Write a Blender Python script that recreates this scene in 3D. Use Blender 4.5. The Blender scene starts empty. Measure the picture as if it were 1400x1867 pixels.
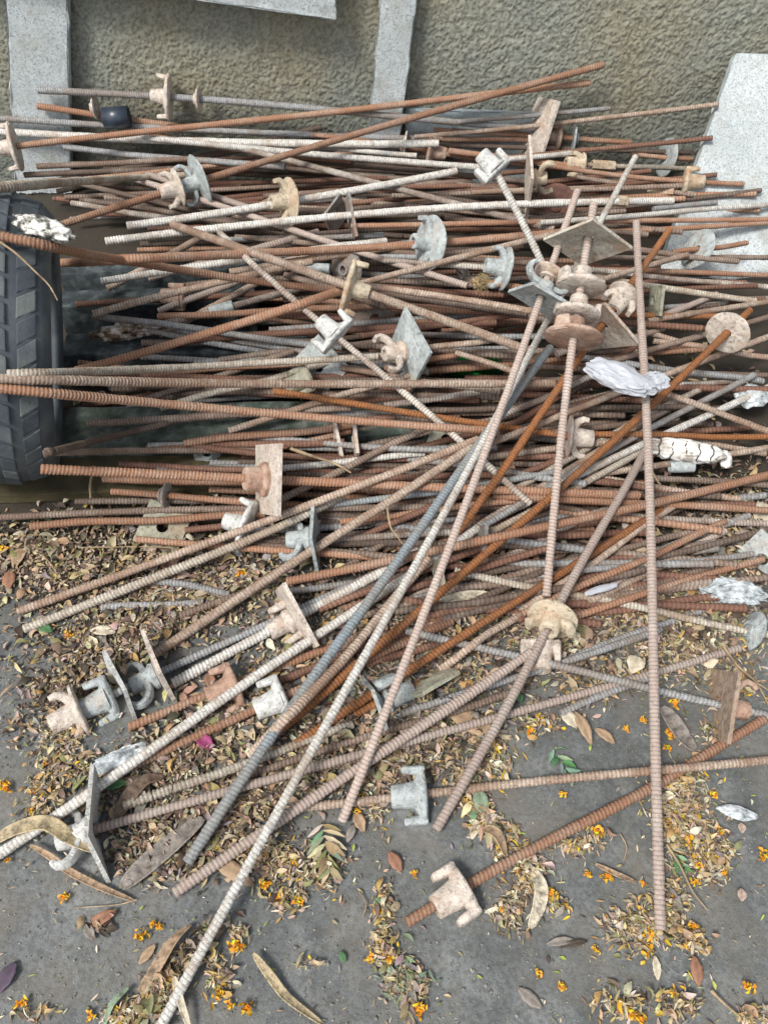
import bpy, bmesh, math, random
import numpy as np
from mathutils import Vector, Matrix, noise as mnoise

random.seed(7); rng = np.random.default_rng(7)
SC = bpy.context.scene
COL = SC.collection

# ------------------------------------------------------------------ camera, light, exposure
CAM_H, PITCH, F, CX, CY = 1.30, math.radians(50), 1437.0, 700.0, 933.5
cd = bpy.data.cameras.new('camera'); cam = bpy.data.objects.new('camera', cd); COL.objects.link(cam)
cam.location = (0, 0, CAM_H); cam.rotation_euler = (math.pi/2 - PITCH, 0, 0)
cd.sensor_fit = 'VERTICAL'; cd.sensor_height = 24.0; cd.lens = 24.0*F/1867.0
cd.clip_start = 0.02; cd.clip_end = 300
SC.camera = cam
W = bpy.data.worlds.new('World'); SC.world = W; W.use_nodes = True
wn = W.node_tree.nodes; wl = W.node_tree.links
sky = wn.new('ShaderNodeTexSky'); sky.sky_type = 'NISHITA'; sky.sun_disc = False
SUN_EL, SUN_ROT = 54, 222
sky.sun_elevation = math.radians(SUN_EL); sky.sun_rotation = math.radians(SUN_ROT)
sky.air_density = 1.0; sky.dust_density = 2.5; sky.ozone_density = 1.0
hsv = wn.new('ShaderNodeHueSaturation'); hsv.inputs['Saturation'].default_value = 0.42   # thin high cloud: a whiter sky than clear blue
wl.new(sky.outputs[0], hsv.inputs['Color']); wl.new(hsv.outputs[0], wn['Background'].inputs[0]); wn['Background'].inputs[1].default_value = 0.085
sl = bpy.data.lights.new('sun', 'SUN'); so = bpy.data.objects.new('sun', sl); COL.objects.link(so)
sl.energy = 1.7; sl.angle = math.radians(16); sl.color = (1.0, 0.955, 0.89)
_a, _e = math.radians(SUN_ROT), math.radians(SUN_EL)
sdir = Vector((math.sin(_a)*math.cos(_e), math.cos(_a)*math.cos(_e), math.sin(_e)))
so.rotation_euler = (-sdir).to_track_quat('-Z', 'Y').to_euler(); so.location = (1, -1, 4)
SC.view_settings.view_transform = 'Standard'; SC.view_settings.look = 'None'
SC.view_settings.exposure = 1.04; SC.view_settings.gamma = 1.0; SC.view_settings.use_curve_mapping = False

# ------------------------------------------------------------------ geometry of the place
WALL_Y = 2.5
fv = np.array([0, math.cos(PITCH), -math.sin(PITCH)]); uv = np.array([0, math.sin(PITCH), math.cos(PITCH)]); rv = np.array([1., 0, 0])
CP = np.array([0, 0, CAM_H])
def ray(x, y): return fv + (x-CX)/F*rv - (y-CY)/F*uv
def at_depth(x, y, z): return CP + z*ray(x, y)
def depth_h(x, y, h): return (h-CAM_H)/ray(x, y)[2]
def at(x, y, h=0.0): return CP + depth_h(x, y, h)*ray(x, y)
def depth_wall(x, y, off=0.0): return (WALL_Y-off)/ray(x, y)[1]
def at_wall(x, y, off=0.0): return CP + depth_wall(x, y, off)*ray(x, y)
def topix(p):
    d = np.asarray(p)-CP; z = d@fv
    return CX+F*(d@rv)/z, CY-F*(d@uv)/z, z

# ------------------------------------------------------------------ materials
def nodes(name):
    m = bpy.data.materials.new(name); m.use_nodes = True
    nt = m.node_tree; b = nt.nodes['Principled BSDF']
    return m, nt, b
def nz(nt, vec, scale, detail=4, rough=.55, dist=0.0):
    n = nt.nodes.new('ShaderNodeTexNoise'); n.inputs['Scale'].default_value = scale
    n.inputs['Detail'].default_value = detail; n.inputs['Roughness'].default_value = rough
    n.inputs['Distortion'].default_value = dist
    if vec is not None: nt.links.new(vec, n.inputs['Vector'])
    return n.outputs['Fac']
def ramp(nt, fac, stops):
    r = nt.nodes.new('ShaderNodeValToRGB'); nt.links.new(fac, r.inputs[0])
    e = r.color_ramp.elements
    while len(e) < len(stops): e.new(0.5)
    for k, (p, c) in enumerate(stops):
        e[k].position = p; e[k].color = (*c, 1) if len(c) == 3 else c
    return r.outputs['Color']
def mixc(nt, fac, a, b, mode='MIX'):
    m = nt.nodes.new('ShaderNodeMix'); m.data_type = 'RGBA'; m.blend_type = mode
    for s, v in ((0, fac), (6, a), (7, b)):
        if isinstance(v, (int, float)): m.inputs[s].default_value = v
        elif isinstance(v, tuple): m.inputs[s].default_value = (*v, 1)
        else: nt.links.new(v, m.inputs[s])
    return m.outputs[2]
def bump(nt, h, strength, dist, b, prev=None):
    n = nt.nodes.new('ShaderNodeBump'); n.inputs['Strength'].default_value = strength; n.inputs['Distance'].default_value = dist
    nt.links.new(h, n.inputs['Height'])
    if prev is not None: nt.links.new(prev, n.inputs['Normal'])
    nt.links.new(n.outputs[0], b.inputs['Normal']); return n.outputs[0]
def objvec(nt):
    """object coordinates shifted per object, so that no two copies wear alike"""
    tc = nt.nodes.new('ShaderNodeTexCoord'); oi = nt.nodes.new('ShaderNodeObjectInfo')
    mul = nt.nodes.new('ShaderNodeMath'); mul.operation = 'MULTIPLY'; mul.inputs[1].default_value = 37.0
    nt.links.new(oi.outputs['Random'], mul.inputs[0])
    ad = nt.nodes.new('ShaderNodeVectorMath'); ad.operation = 'ADD'
    nt.links.new(tc.outputs['Object'], ad.inputs[0]); nt.links.new(mul.outputs[0], ad.inputs[1])
    return ad.outputs[0], oi.outputs['Random']

TONES = {
 'white':  ((.80,.79,.74), (.52,.43,.34), .50, 'chalky white'),
 'grey':   ((.38,.40,.41), (.29,.24,.20), .45, 'grey zinc-coated'),
 'blue':   ((.32,.38,.42), (.35,.35,.33), .42, 'blue-grey'),
 'cream':  ((.60,.55,.46), (.36,.26,.18), .46, 'cream cement-dusted'),
 'tan':    ((.56,.45,.36), (.34,.215,.145), .45, 'dusty tan'),
 'pink':   ((.48,.375,.32), (.54,.46,.40), .50, 'pinkish brown'),
 'rust':   ((.39,.19,.105), (.47,.31,.22), .46, 'rusty brown'),
 'orange': ((.38,.15,.05), (.27,.13,.065), .50, 'bright orange-rusted'),
 'brown':  ((.20,.13,.095), (.38,.30,.24), .46, 'dull brown'),
 'dark':   ((.12,.08,.06), (.25,.20,.16), .50, 'dark rusted'),
 'maroon': ((.20,.095,.065), (.32,.185,.125), .50, 'dark red-rusted'),
 'mottle': ((.26,.18,.14), (.68,.63,.55), .46, 'brown and white flecked'),
}
MAT = {}
def metal_mat(tone):
    A, B, thr, _ = TONES[tone]
    m, nt, b = nodes('rod_'+tone)
    v, rnd = objvec(nt)
    f1 = nz(nt, v, 9, 6, .72); f2 = nz(nt, v, 110, 5, .8); f3 = nz(nt, v, 300, 3, .7)
    s = ramp(nt, f1, [(thr, (0,0,0)), (thr+.13, (1,1,1))])
    c = mixc(nt, s, A, B)
    s2 = ramp(nt, f2, [(.46, (0,0,0)), (.60, (1,1,1))])
    c = mixc(nt, mixc(nt, .75, (0,0,0), s2), c, tuple(x*.62+.4*y*.2 for x, y in zip(B, A)))
    # pale cement crust in specks
    s3 = ramp(nt, f3, [(.56, (0,0,0)), (.72, (1,1,1))])
    pale = tuple(min(.8, .45*x+.36) for x in A) if tone not in ('dark', 'maroon', 'orange') else tuple(.6*x+.15 for x in A)
    c = mixc(nt, mixc(nt, .75, (0,0,0), s3), c, pale)
    s4 = ramp(nt, nz(nt, v, 190, 4, .7), [(.57, (0,0,0)), (.66, (1,1,1))])
    c = mixc(nt, mixc(nt, .8, (0,0,0), s4), c, tuple(.30*x for x in B))
    at_ = nt.nodes.new('ShaderNodeAttribute'); at_.attribute_name = 'groove'
    gr = nt.nodes.new('ShaderNodeMath'); gr.operation = 'MULTIPLY'; gr.inputs[1].default_value = .75
    nt.links.new(at_.outputs['Fac'], gr.inputs[0])
    c = mixc(nt, gr.outputs[0], c, tuple(.30*x+.10*y for x, y in zip(A, B)))
    vr = nt.nodes.new('ShaderNodeMapRange'); vr.inputs[3].default_value = .82; vr.inputs[4].default_value = 1.12
    nt.links.new(rnd, vr.inputs[0])
    hs = nt.nodes.new('ShaderNodeHueSaturation'); nt.links.new(vr.outputs[0], hs.inputs['Value']); nt.links.new(c, hs.inputs['Color'])
    nt.links.new(hs.outputs[0], b.inputs['Base Color'])
    b.inputs['Roughness'].default_value = .72; b.inputs['Specular IOR Level'].default_value = .35
    if tone in ('grey', 'blue', 'white'): b.inputs['Roughness'].default_value = .55
    n1 = bump(nt, f3, .7, .0016, b); bump(nt, f2, .7, .003, b, n1)
    return m
for t in TONES: MAT[t] = metal_mat(t)

def fit_mat(name, base, rust, amount, rough=.62):
    m, nt, b = nodes(name)
    v, rnd = objvec(nt)
    f1 = nz(nt, v, 14, 5, .65, .6); f2 = nz(nt, v, 60, 5, .7); f3 = nz(nt, v, 330, 3, .7)
    c = mixc(nt, ramp(nt, f2, [(.38, (0,0,0)), (.62, (1,1,1))]), base, tuple(x*.62 for x in base))
    c = mixc(nt, ramp(nt, f1, [(1-amount-.10, (0,0,0)), (1-amount+.10, (1,1,1))]), c, rust)
    c = mixc(nt, mixc(nt, .4, (0,0,0), ramp(nt, f3, [(.55, (0,0,0)), (.7, (1,1,1))])), c, tuple(min(.85, x*1.25+.05) for x in base))
    nt.links.new(c, b.inputs['Base Color']); b.inputs['Roughness'].default_value = rough
    c = mixc(nt, mixc(nt, .7, (0,0,0), ramp(nt, nz(nt, v, 120, 5, .75), [(.56, (0,0,0)), (.66, (1,1,1))])), c, tuple(.35*x for x in rust))
    nt.links.new(c, b.inputs['Base Color'])
    n1 = bump(nt, f3, .8, .002, b); bump(nt, f2, .9, .006, b, n1)
    return m
FM = {
 'sand':   fit_mat('cast_sand', (.40,.31,.235), (.33,.21,.14), .42),
 'bone':   fit_mat('cast_bone', (.62,.59,.50), (.46,.31,.20), .38),
 'zinc':   fit_mat('cast_zinc', (.48,.53,.53), (.42,.36,.30), .36),
 'pale':   fit_mat('cast_pale', (.68,.69,.66), (.50,.40,.32), .34),
 'cream':  fit_mat('cast_cream', (.62,.53,.39), (.44,.27,.16), .42),
 'dust':   fit_mat('cast_dust', (.68,.60,.52), (.48,.33,.23), .38),
 'rusty':  fit_mat('cast_rusty', (.46,.29,.21), (.56,.44,.35), .45),
 'maroon': fit_mat('cast_maroon', (.16,.07,.05), (.25,.13,.09), .42),
 'olive':  fit_mat('cast_olive', (.38,.38,.29), (.40,.30,.20), .40),
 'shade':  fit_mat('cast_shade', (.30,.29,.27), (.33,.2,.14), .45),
}
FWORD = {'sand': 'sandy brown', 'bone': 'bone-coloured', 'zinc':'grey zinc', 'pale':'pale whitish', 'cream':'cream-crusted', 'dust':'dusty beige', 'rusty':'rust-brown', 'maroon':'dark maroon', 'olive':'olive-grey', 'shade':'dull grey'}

def simple_mat(name, stops, scale=20, rough=.7, b_scale=None, b_str=.4, b_dist=.003, coord='Object', detail=5):
    m, nt, b = nodes(name); v, _ = objvec(nt)
    f = nz(nt, v, scale, detail, .6); nt.links.new(ramp(nt, f, stops), b.inputs['Base Color'])
    b.inputs['Roughness'].default_value = rough
    bump(nt, nz(nt, v, b_scale or scale*4, 4, .6), b_str, b_dist, b)
    return m

# ------------------------------------------------------------------ object helpers
def make(name, verts, faces, mat, parent=None, smooth=True, loc=None, matrix=None):
    me = bpy.data.meshes.new(name); me.from_pydata([tuple(v) for v in verts], [], [tuple(f) for f in faces]); me.update()
    if smooth: me.polygons.foreach_set('use_smooth', [True]*len(me.polygons))
    if mat is not None: me.materials.append(mat)
    o = bpy.data.objects.new(name, me); COL.objects.link(o)
    if parent is not None: o.parent = parent
    if matrix is not None: o.matrix_world = matrix
    elif loc is not None: o.location = loc
    return o
def bm_obj(name, bm, mat, parent=None, smooth=True):
    me = bpy.data.meshes.new(name); bm.to_mesh(me); bm.free()
    if smooth: me.polygons.foreach_set('use_smooth', [True]*len(me.polygons))
    me.materials.append(mat)
    o = bpy.data.objects.new(name, me); COL.objects.link(o)
    if parent is not None: o.parent = parent
    return o
def tag(o, label, cat, group=None):
    o['label'] = label; o['category'] = cat
    if group: o['group'] = group
    return o
def empty(name, loc, mat3=None):
    o = bpy.data.objects.new(name, None); COL.objects.link(o); o.empty_display_size = .03
    M = Matrix.Translation(Vector(loc))
    if mat3 is not None: M = M @ mat3.to_4x4()
    o.matrix_world = M
    return o
def sharp(o, ang=35):
    for p in o.data.polygons: p.use_smooth = True
    try: o.data.set_sharp_from_angle(angle=math.radians(ang))
    except Exception: pass
    return o
def box_bm(sx, sy, sz, bev=.004, cuts=0, seed=0, rough=0.0):
    bm = bmesh.new(); bmesh.ops.create_cube(bm, size=1)
    for v in bm.verts: v.co = Vector((v.co.x*sx, v.co.y*sy, v.co.z*sz))
    if cuts: bmesh.ops.subdivide_edges(bm, edges=bm.edges[:], cuts=cuts, use_grid_fill=True)
    es = [e for e in bm.edges if len(e.link_faces) == 2 and e.calc_face_angle(0) > .5]
    if bev: bmesh.ops.bevel(bm, geom=es, offset=bev, segments=2, affect='EDGES', profile=.6)
    if rough:
        for v in bm.verts:
            v.co += mnoise.noise_vector(v.co*9+Vector((seed, 0, 0)))*rough + mnoise.noise_vector(v.co*40+Vector((seed, 9, 0)))*rough*.4
    return bm

# ------------------------------------------------------------------ ground
gm, nt, b = nodes('ground_concrete')
tc = nt.nodes.new('ShaderNodeTexCoord'); gv = tc.outputs['Object']
f1 = nz(nt, gv, 2.6, 6, .6, .4); f2 = nz(nt, gv, 14, 6, .65, .5); f3 = nz(nt, gv, 130, 4, .7); f4 = nz(nt, gv, 600, 2, .6)
c = ramp(nt, f1, [(.36, (.075,.085,.085)), (.5, (.14,.155,.155)), (.64, (.235,.25,.25))])
c2 = ramp(nt, f2, [(.34, (.08,.085,.082)), (.5, (.145,.155,.155)), (.68, (.27,.28,.27))])
c = mixc(nt, .55, c, c2)
c = mixc(nt, mixc(nt, .5, (0,0,0), ramp(nt, f3, [(.42, (1,1,1)), (.56, (0,0,0))])), c, (.055,.055,.052))
c = mixc(nt, mixc(nt, .6, (0,0,0), ramp(nt, nz(nt, gv, 7, 6, .7, .6), [(.46, (0,0,0)), (.62, (1,1,1))])), c, (.15,.135,.11))
c = mixc(nt, mixc(nt, .45, (0,0,0), ramp(nt, f4, [(.6, (0,0,0)), (.72, (1,1,1))])), c, (.30,.29,.26))
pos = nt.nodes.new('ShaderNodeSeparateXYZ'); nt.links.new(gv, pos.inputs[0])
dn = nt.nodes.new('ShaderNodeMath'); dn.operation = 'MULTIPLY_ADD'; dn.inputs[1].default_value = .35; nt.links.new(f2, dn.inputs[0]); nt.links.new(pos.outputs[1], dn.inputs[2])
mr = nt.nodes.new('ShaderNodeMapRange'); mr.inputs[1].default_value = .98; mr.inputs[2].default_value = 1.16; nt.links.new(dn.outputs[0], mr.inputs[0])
c = mixc(nt, mr.outputs[0], c, mixc(nt, f3, (.018,.014,.010), (.06,.05,.035)))  # ground under the heap painted near black, gap shade put into its colour
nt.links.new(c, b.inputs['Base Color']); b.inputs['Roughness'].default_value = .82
n1 = bump(nt, f2, .5, .006, b); n2 = bump(nt, f3, .6, .003, b, n1); bump(nt, f4, .4, .001, b, n2)
S = 60
xs = np.concatenate([[-S, -8, -3], np.linspace(-1.6, 1.6, 90), [3, 8, S]]); ys = np.concatenate([[-S, -6, -1], np.linspace(0, 2.7, 80), [4, 9, S]])
gvs = []
for y in ys:
    for x in xs:
        inside = abs(x) < 1.6 and 0 < y < 2.7
        z = (mnoise.noise(Vector((x*2.2, y*2.2, 0)))*.004+mnoise.noise(Vector((x*9, y*9, 3)))*.0018-.003) if inside else -.003
        gvs.append((x, y, z))
nx = len(xs)
gfs = [(j*nx+i, j*nx+i+1, (j+1)*nx+i+1, (j+1)*nx+i) for j in range(len(ys)-1) for i in range(nx-1)]
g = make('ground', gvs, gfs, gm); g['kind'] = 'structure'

# ------------------------------------------------------------------ wall: coarse roughcast, as real relief
def vnoise(h, w, cell, r):
    gh, gw = int(h/cell)+3, int(w/cell)+3
    a = r.random((gh, gw)); yy = np.arange(h)/cell; xx = np.arange(w)/cell
    y0 = yy.astype(int); x0 = xx.astype(int); fy = (yy-y0)[:, None]; fx = (xx-x0)[None, :]
    fy = fy*fy*(3-2*fy); fx = fx*fx*(3-2*fx)
    return (a[np.ix_(y0, x0)]*(1-fy)*(1-fx)+a[np.ix_(y0+1, x0)]*fy*(1-fx)+a[np.ix_(y0, x0+1)]*(1-fy)*fx+a[np.ix_(y0+1, x0+1)]*fy*fx)
wm, nt, b = nodes('roughcast')
tc = nt.nodes.new('ShaderNodeTexCoord'); v = tc.outputs['Object']
f1 = nz(nt, v, 2.1, 5, .6, .2); f2 = nz(nt, v, 26, 4, .7); f3 = nz(nt, v, 160, 4, .75)
sx = nt.nodes.new('ShaderNodeSeparateXYZ'); nt.links.new(v, sx.inputs[0])
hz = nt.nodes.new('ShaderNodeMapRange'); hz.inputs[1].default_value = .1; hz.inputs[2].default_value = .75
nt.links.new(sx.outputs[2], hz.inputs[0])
c = ramp(nt, f1, [(.30, (.29,.25,.15)), (.42, (.30,.285,.21)), (.58, (.265,.28,.24))])
c = mixc(nt, mixc(nt, .5, (0,0,0), ramp(nt, f2, [(.4, (0,0,0)), (.7, (1,1,1))])), c, (.42,.42,.33))
cA = nt.nodes.new('ShaderNodeAttribute'); cA.attribute_name = 'groove'
gm2 = nt.nodes.new('ShaderNodeMath'); gm2.operation = 'MULTIPLY'; gm2.inputs[1].default_value = .5; nt.links.new(cA.outputs['Fac'], gm2.inputs[0])
c = mixc(nt, gm2.outputs[0], c, (.10,.10,.075))
# greyer and darker towards the foot of the wall
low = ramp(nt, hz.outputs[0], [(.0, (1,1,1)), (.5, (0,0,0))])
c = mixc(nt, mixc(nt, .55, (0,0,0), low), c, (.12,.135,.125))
nt.links.new(c, b.inputs['Base Color']); b.inputs['Roughness'].default_value = .9
bump(nt, f3, .7, .004, b)
X0, X1, Z0, Z1, st = -2.1, 2.1, -.02, .95, .0042
w_, h_ = int((X1-X0)/st), int((Z1-Z0)/st)
r2 = np.random.default_rng(3)
n = .42*vnoise(h_, w_, 1.9, r2)+.62*vnoise(h_, w_, 1.0, r2)+.16*vnoise(h_, w_, 5, r2)
lump = np.clip((n-n.mean())*2.3+.5, 0, 1)
hh = lump*.0046+vnoise(h_, w_, 60, r2)*.01
X, Z = np.meshgrid(np.linspace(X0, X1, w_), np.linspace(Z0, Z1, h_))
vt = np.stack([X, WALL_Y+.012-hh, Z], -1).reshape(-1, 3)
idx = np.arange(w_*h_).reshape(h_, w_)
q = np.stack([idx[:-1, :-1], idx[:-1, 1:], idx[1:, 1:], idx[1:, :-1]], -1).reshape(-1, 4)
def grid_mesh(name, vt, q, mat, groove=None):
    me = bpy.data.meshes.new(name); me.vertices.add(len(vt)); me.vertices.foreach_set('co', vt.astype(np.float32).ravel())
    me.loops.add(q.size); me.loops.foreach_set('vertex_index', q.astype(np.int32).ravel())
    me.polygons.add(len(q)); me.polygons.foreach_set('loop_start', np.arange(0, q.size, q.shape[1], dtype=np.int32))
    me.polygons.foreach_set('use_smooth', np.ones(len(q), bool)); me.update(calc_edges=True)
    if groove is not None:
        a = me.attributes.new('groove', 'FLOAT', 'POINT'); a.data.foreach_set('value', groove.astype(np.float32).ravel())
    me.materials.append(mat)
    return me
me = grid_mesh('wall', vt, q, wm, np.clip(1-lump*1.9, 0, 1))
wo = bpy.data.objects.new('wall', me); COL.objects.link(wo); wo['kind'] = 'structure'
tag(wo, 'rough olive-grey roughcast wall standing behind the heap of rods', 'wall')
core = bm_obj('wall_core', box_bm(9, .2, 2.5, .004), wm, wo); core.location = (0, WALL_Y+.125, 1.2)
for k, (xa, xb) in enumerate(((-4.5, -2.1), (2.1, 4.5))):
    o = bm_obj('render_coat', box_bm(xb-xa, .02, 2.46, .002), wm, wo); o.location = ((xa+xb)/2, WALL_Y+.012, 1.2)
o = bm_obj('render_coat', box_bm(4.2, .02, 1.5, .002), wm, wo); o.location = (0, WALL_Y+.012, 1.7)

# ------------------------------------------------------------------ leaning slabs
def slab_material(name, A, B):
    m, nt, b = nodes(name); v, _ = objvec(nt)
    f1 = nz(nt, v, 4, 5, .6); f2 = nz(nt, v, 90, 4, .75); f3 = nz(nt, v, 400, 2, .6)
    c = ramp(nt, f1, [(.36, B), (.62, A)])
    c = mixc(nt, mixc(nt, .6, (0,0,0), ramp(nt, f2, [(.47, (0,0,0)), (.58, (1,1,1))])), c, tuple(x*.62 for x in A))
    c = mixc(nt, mixc(nt, .5, (0,0,0), ramp(nt, nz(nt, v, 11, 6, .75, .8), [(.5, (0,0,0)), (.64, (1,1,1))])), c, (.34,.33,.28))
    c = mixc(nt, mixc(nt, .5, (0,0,0), ramp(nt, f3, [(.55, (0,0,0)), (.7, (1,1,1))])), c, tuple(min(.8, x*1.3) for x in A))
    c = mixc(nt, mixc(nt, .8, (0,0,0), ramp(nt, nz(nt, v, 190, 4, .8), [(.53, (0,0,0)), (.60, (1,1,1))])), c, (.16,.18,.19))
    c = mixc(nt, mixc(nt, .7, (0,0,0), ramp(nt, nz(nt, v, 3.2, 6, .7, 1.2), [(.52, (0,0,0)), (.70, (1,1,1))])), c, (.27,.27,.235))
    nt.links.new(c, b.inputs['Base Color']); b.inputs['Roughness'].default_value = .75
    n1 = bump(nt, f2, .35, .002, b); bump(nt, f3, .3, .001, b, n1)
    return m
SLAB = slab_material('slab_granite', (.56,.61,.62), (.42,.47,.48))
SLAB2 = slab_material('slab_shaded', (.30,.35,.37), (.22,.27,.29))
OBST = []
def slab(name, P, thick, mat, label, cat, seed=1):
    """P: the four 3D corners of the front face, going round; thickness goes away from the camera side"""
    OBST.append([np.array(p) for p in P])
    P = [Vector(p) for p in P]; n = (P[1]-P[0]).cross(P[2]-P[0]).normalized()
    if n.dot(Vector(CP)-P[0]) < 0: n = -n
    bm = bmesh.new(); fr = [bm.verts.new(p) for p in P]; bk = [bm.verts.new(p-n*thick) for p in P]
    bm.faces.new(fr); bm.faces.new(bk[::-1])
    for i in range(4): j = (i+1) % 4; bm.faces.new((fr[j], fr[i], bk[i], bk[j]))
    bmesh.ops.recalc_face_normals(bm, faces=bm.faces[:])
    bmesh.ops.subdivide_edges(bm, edges=bm.edges[:], cuts=30, use_grid_fill=True)
    es = [e for e in bm.edges if len(e.link_faces) == 2 and e.calc_face_angle(0) > .5]
    ev = {v for e in es for v in e.verts}
    for v in ev: v.co += mnoise.noise_vector(v.co*14+Vector((seed, 0, 0)))*.004+mnoise.noise_vector(v.co*60+Vector((seed, 0, 0)))*.004
    bmesh.ops.bevel(bm, geom=es, offset=.003, segments=2, affect='EDGES')
    return tag(sharp(bm_obj(name, bm, mat), 40), label, cat)
def lean(xt, yt, ht, xb, yb): return at_wall(xt, yt, .035), at(xb, yb, .0)
# big slab at the side: foot out on the ground, head on the wall
tl = Vector(at_wall(1341, 96, .045)); bl = Vector(at(1196, 506, .005))
side = Vector((1, 0.0, .0))*.62
slab('stone_slab', [tl, tl+side+Vector((0, 0, -.02)), bl+side, bl], .035, SLAB, 'large pale granite slab leaning on the wall beside the rod ends', 'slab')
tl = at_wall(-2, -260, .035); tr = at_wall(118, -260, .035)
bl = at(28, 352, .0); br = at(130, 352, .0)
slab('stone_plank', [tl, tr, br, bl], .03, SLAB, 'broad pale stone plank leaning upright on the wall behind the tyre', 'stone plank', 2)
tl = at_wall(716, -260, .035); tr = at_wall(790, -260, .035)
bl = at(662, 356, .0); br = at(716, 356, .0)
slab('stone_plank', [tl, tr, br, bl], .035, SLAB, 'narrow pale stone plank leaning upright on the wall mid-heap', 'stone plank', 3)
a0 = at_wall(-420, -150, .085); a1 = at_wall(612, -190, .085); a2 = at_wall(612, 37, .085); a3 = at_wall(-420, -112, .085)
slab('stone_board', [a0, a1, a2, a3], .025, SLAB, 'pale stone board lying crosswise high against the wall', 'stone board', 4)
p0, p1 = at(590, 205, .19), at(1010, 262, .13)
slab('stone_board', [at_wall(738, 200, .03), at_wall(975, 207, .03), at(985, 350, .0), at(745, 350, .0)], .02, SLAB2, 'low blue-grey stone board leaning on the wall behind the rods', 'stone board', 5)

def obst_depth(x, y, m=6):
    """depth at which the ray meets a leaning slab or board, or None"""
    best = None
    for P in OBST:
        q = [topix(p)[:2] for p in P]; inside = True; sg = 0
        for i in range(4):
            (ax, ay), (bx, by) = q[i], q[(i+1) % 4]; cr_ = ((bx-ax)*(y-ay)-(by-ay)*(x-ax))/math.hypot(bx-ax, by-ay)
            if sg == 0: sg = 1 if sum((q[(k+1) % 4][0]-q[k][0])*(q[(k+1) % 4][1]+q[k][1]) for k in range(4)) < 0 else -1
            if cr_*sg < -m: inside = False
        if inside:
            n = np.cross(P[1]-P[0], P[3]-P[0]); z = (n@(P[0]-CP))/(n@ray(x, y))
            if z > 0 and (best is None or z < best): best = z
    return best

# low concrete beams and ledge showing under the rods near the tyre
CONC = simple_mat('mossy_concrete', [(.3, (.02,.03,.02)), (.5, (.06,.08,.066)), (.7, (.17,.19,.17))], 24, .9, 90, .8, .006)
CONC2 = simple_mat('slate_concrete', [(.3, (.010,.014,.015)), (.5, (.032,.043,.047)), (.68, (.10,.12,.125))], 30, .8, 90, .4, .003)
OCH = simple_mat('ochre_timber', [(.3, (.035,.03,.014)), (.55, (.08,.066,.03)), (.75, (.14,.115,.06))], 14, .85, 60, .5, .003)
def beam(name, pa, pb, wy, hz_, mat, label, cat, seed, rough=.004):
    a, c = Vector(at(*pa, hz_)), Vector(at(*pb, hz_)); d = c-a; L = d.length
    bm = box_bm(L, wy, hz_, .006, 9, seed, rough)
    o = sharp(bm_obj(name, bm, mat), 50); o.location = (a+c)/2+Vector((0, wy/2, -hz_/2)); o.rotation_euler[2] = math.atan2(d.y, d.x)
    return tag(o, label, cat)
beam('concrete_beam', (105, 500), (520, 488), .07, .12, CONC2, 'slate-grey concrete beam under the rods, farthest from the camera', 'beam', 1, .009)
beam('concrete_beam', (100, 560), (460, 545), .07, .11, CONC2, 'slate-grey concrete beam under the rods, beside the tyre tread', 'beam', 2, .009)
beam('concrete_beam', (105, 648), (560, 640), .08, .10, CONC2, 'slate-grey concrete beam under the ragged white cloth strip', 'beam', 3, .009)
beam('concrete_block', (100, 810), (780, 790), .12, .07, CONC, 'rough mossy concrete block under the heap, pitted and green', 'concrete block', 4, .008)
beam('timber_board', (-30, 905), (560, 885), .13, .025, OCH, 'flat ochre board on the ground at the foot of the tyre', 'board', 5)

# ------------------------------------------------------------------ tyre, standing on its tread
RUB = simple_mat('rubber', [(.32, (.03,.038,.046)), (.5, (.066,.082,.096)), (.66, (.135,.15,.15))], 6, .72, 160, .35, .002)
RUBD = simple_mat('rubber_dusty', [(.32, (.035,.044,.052)), (.5, (.07,.086,.10)), (.66, (.14,.155,.15))], 8, .85, 160, .5, .002)
TY_R, TY_W = .29, .24
ty_n = Vector((1, .235, -.265)).normalized(); ty_y = Vector((0, 0, 1)).cross(ty_n).normalized(); ty_z = ty_n.cross(ty_y)
TY_M = Matrix((ty_n, ty_y, ty_z)).transposed()
TY_C = Vector(at_depth(100, 628, 1.615))-ty_n*TY_W*.5
tyre = empty('car_tyre', TY_C-Vector((0, 0, TY_C.z)))
tag(tyre, 'worn black car tyre leaning on its tread with rods resting across it', 'tyre')
tilt = TY_M; TZ = Vector((0, 0, TY_C.z))
prof = [(-.5, .60), (-.52, .70), (-.53, .80), (-.515, .86), (-.465, .905), (-.38, .945), (-.2, .98), (0, .993), (.2, .98), (.38, .945), (.465, .905), (.515, .86), (.53, .80), (.52, .70), (.5, .60), (.44, .60), (.46, .75), (.42, .90), (0, .93), (-.42, .90), (-.46, .75), (-.44, .60)]
NS = 96; vs = []
for k in range(NS):
    th = 2*math.pi*k/NS
    for (px, pr) in prof: vs.append(tilt @ Vector((px*TY_W, math.cos(th)*pr*TY_R, math.sin(th)*pr*TY_R))+TZ)
P_ = len(prof)
fs = [(k*P_+i, k*P_+(i+1) % P_, ((k+1) % NS)*P_+(i+1) % P_, ((k+1) % NS)*P_+i) for k in range(NS) for i in range(P_)]
make('carcass', vs, fs, RUB, tyre)
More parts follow.
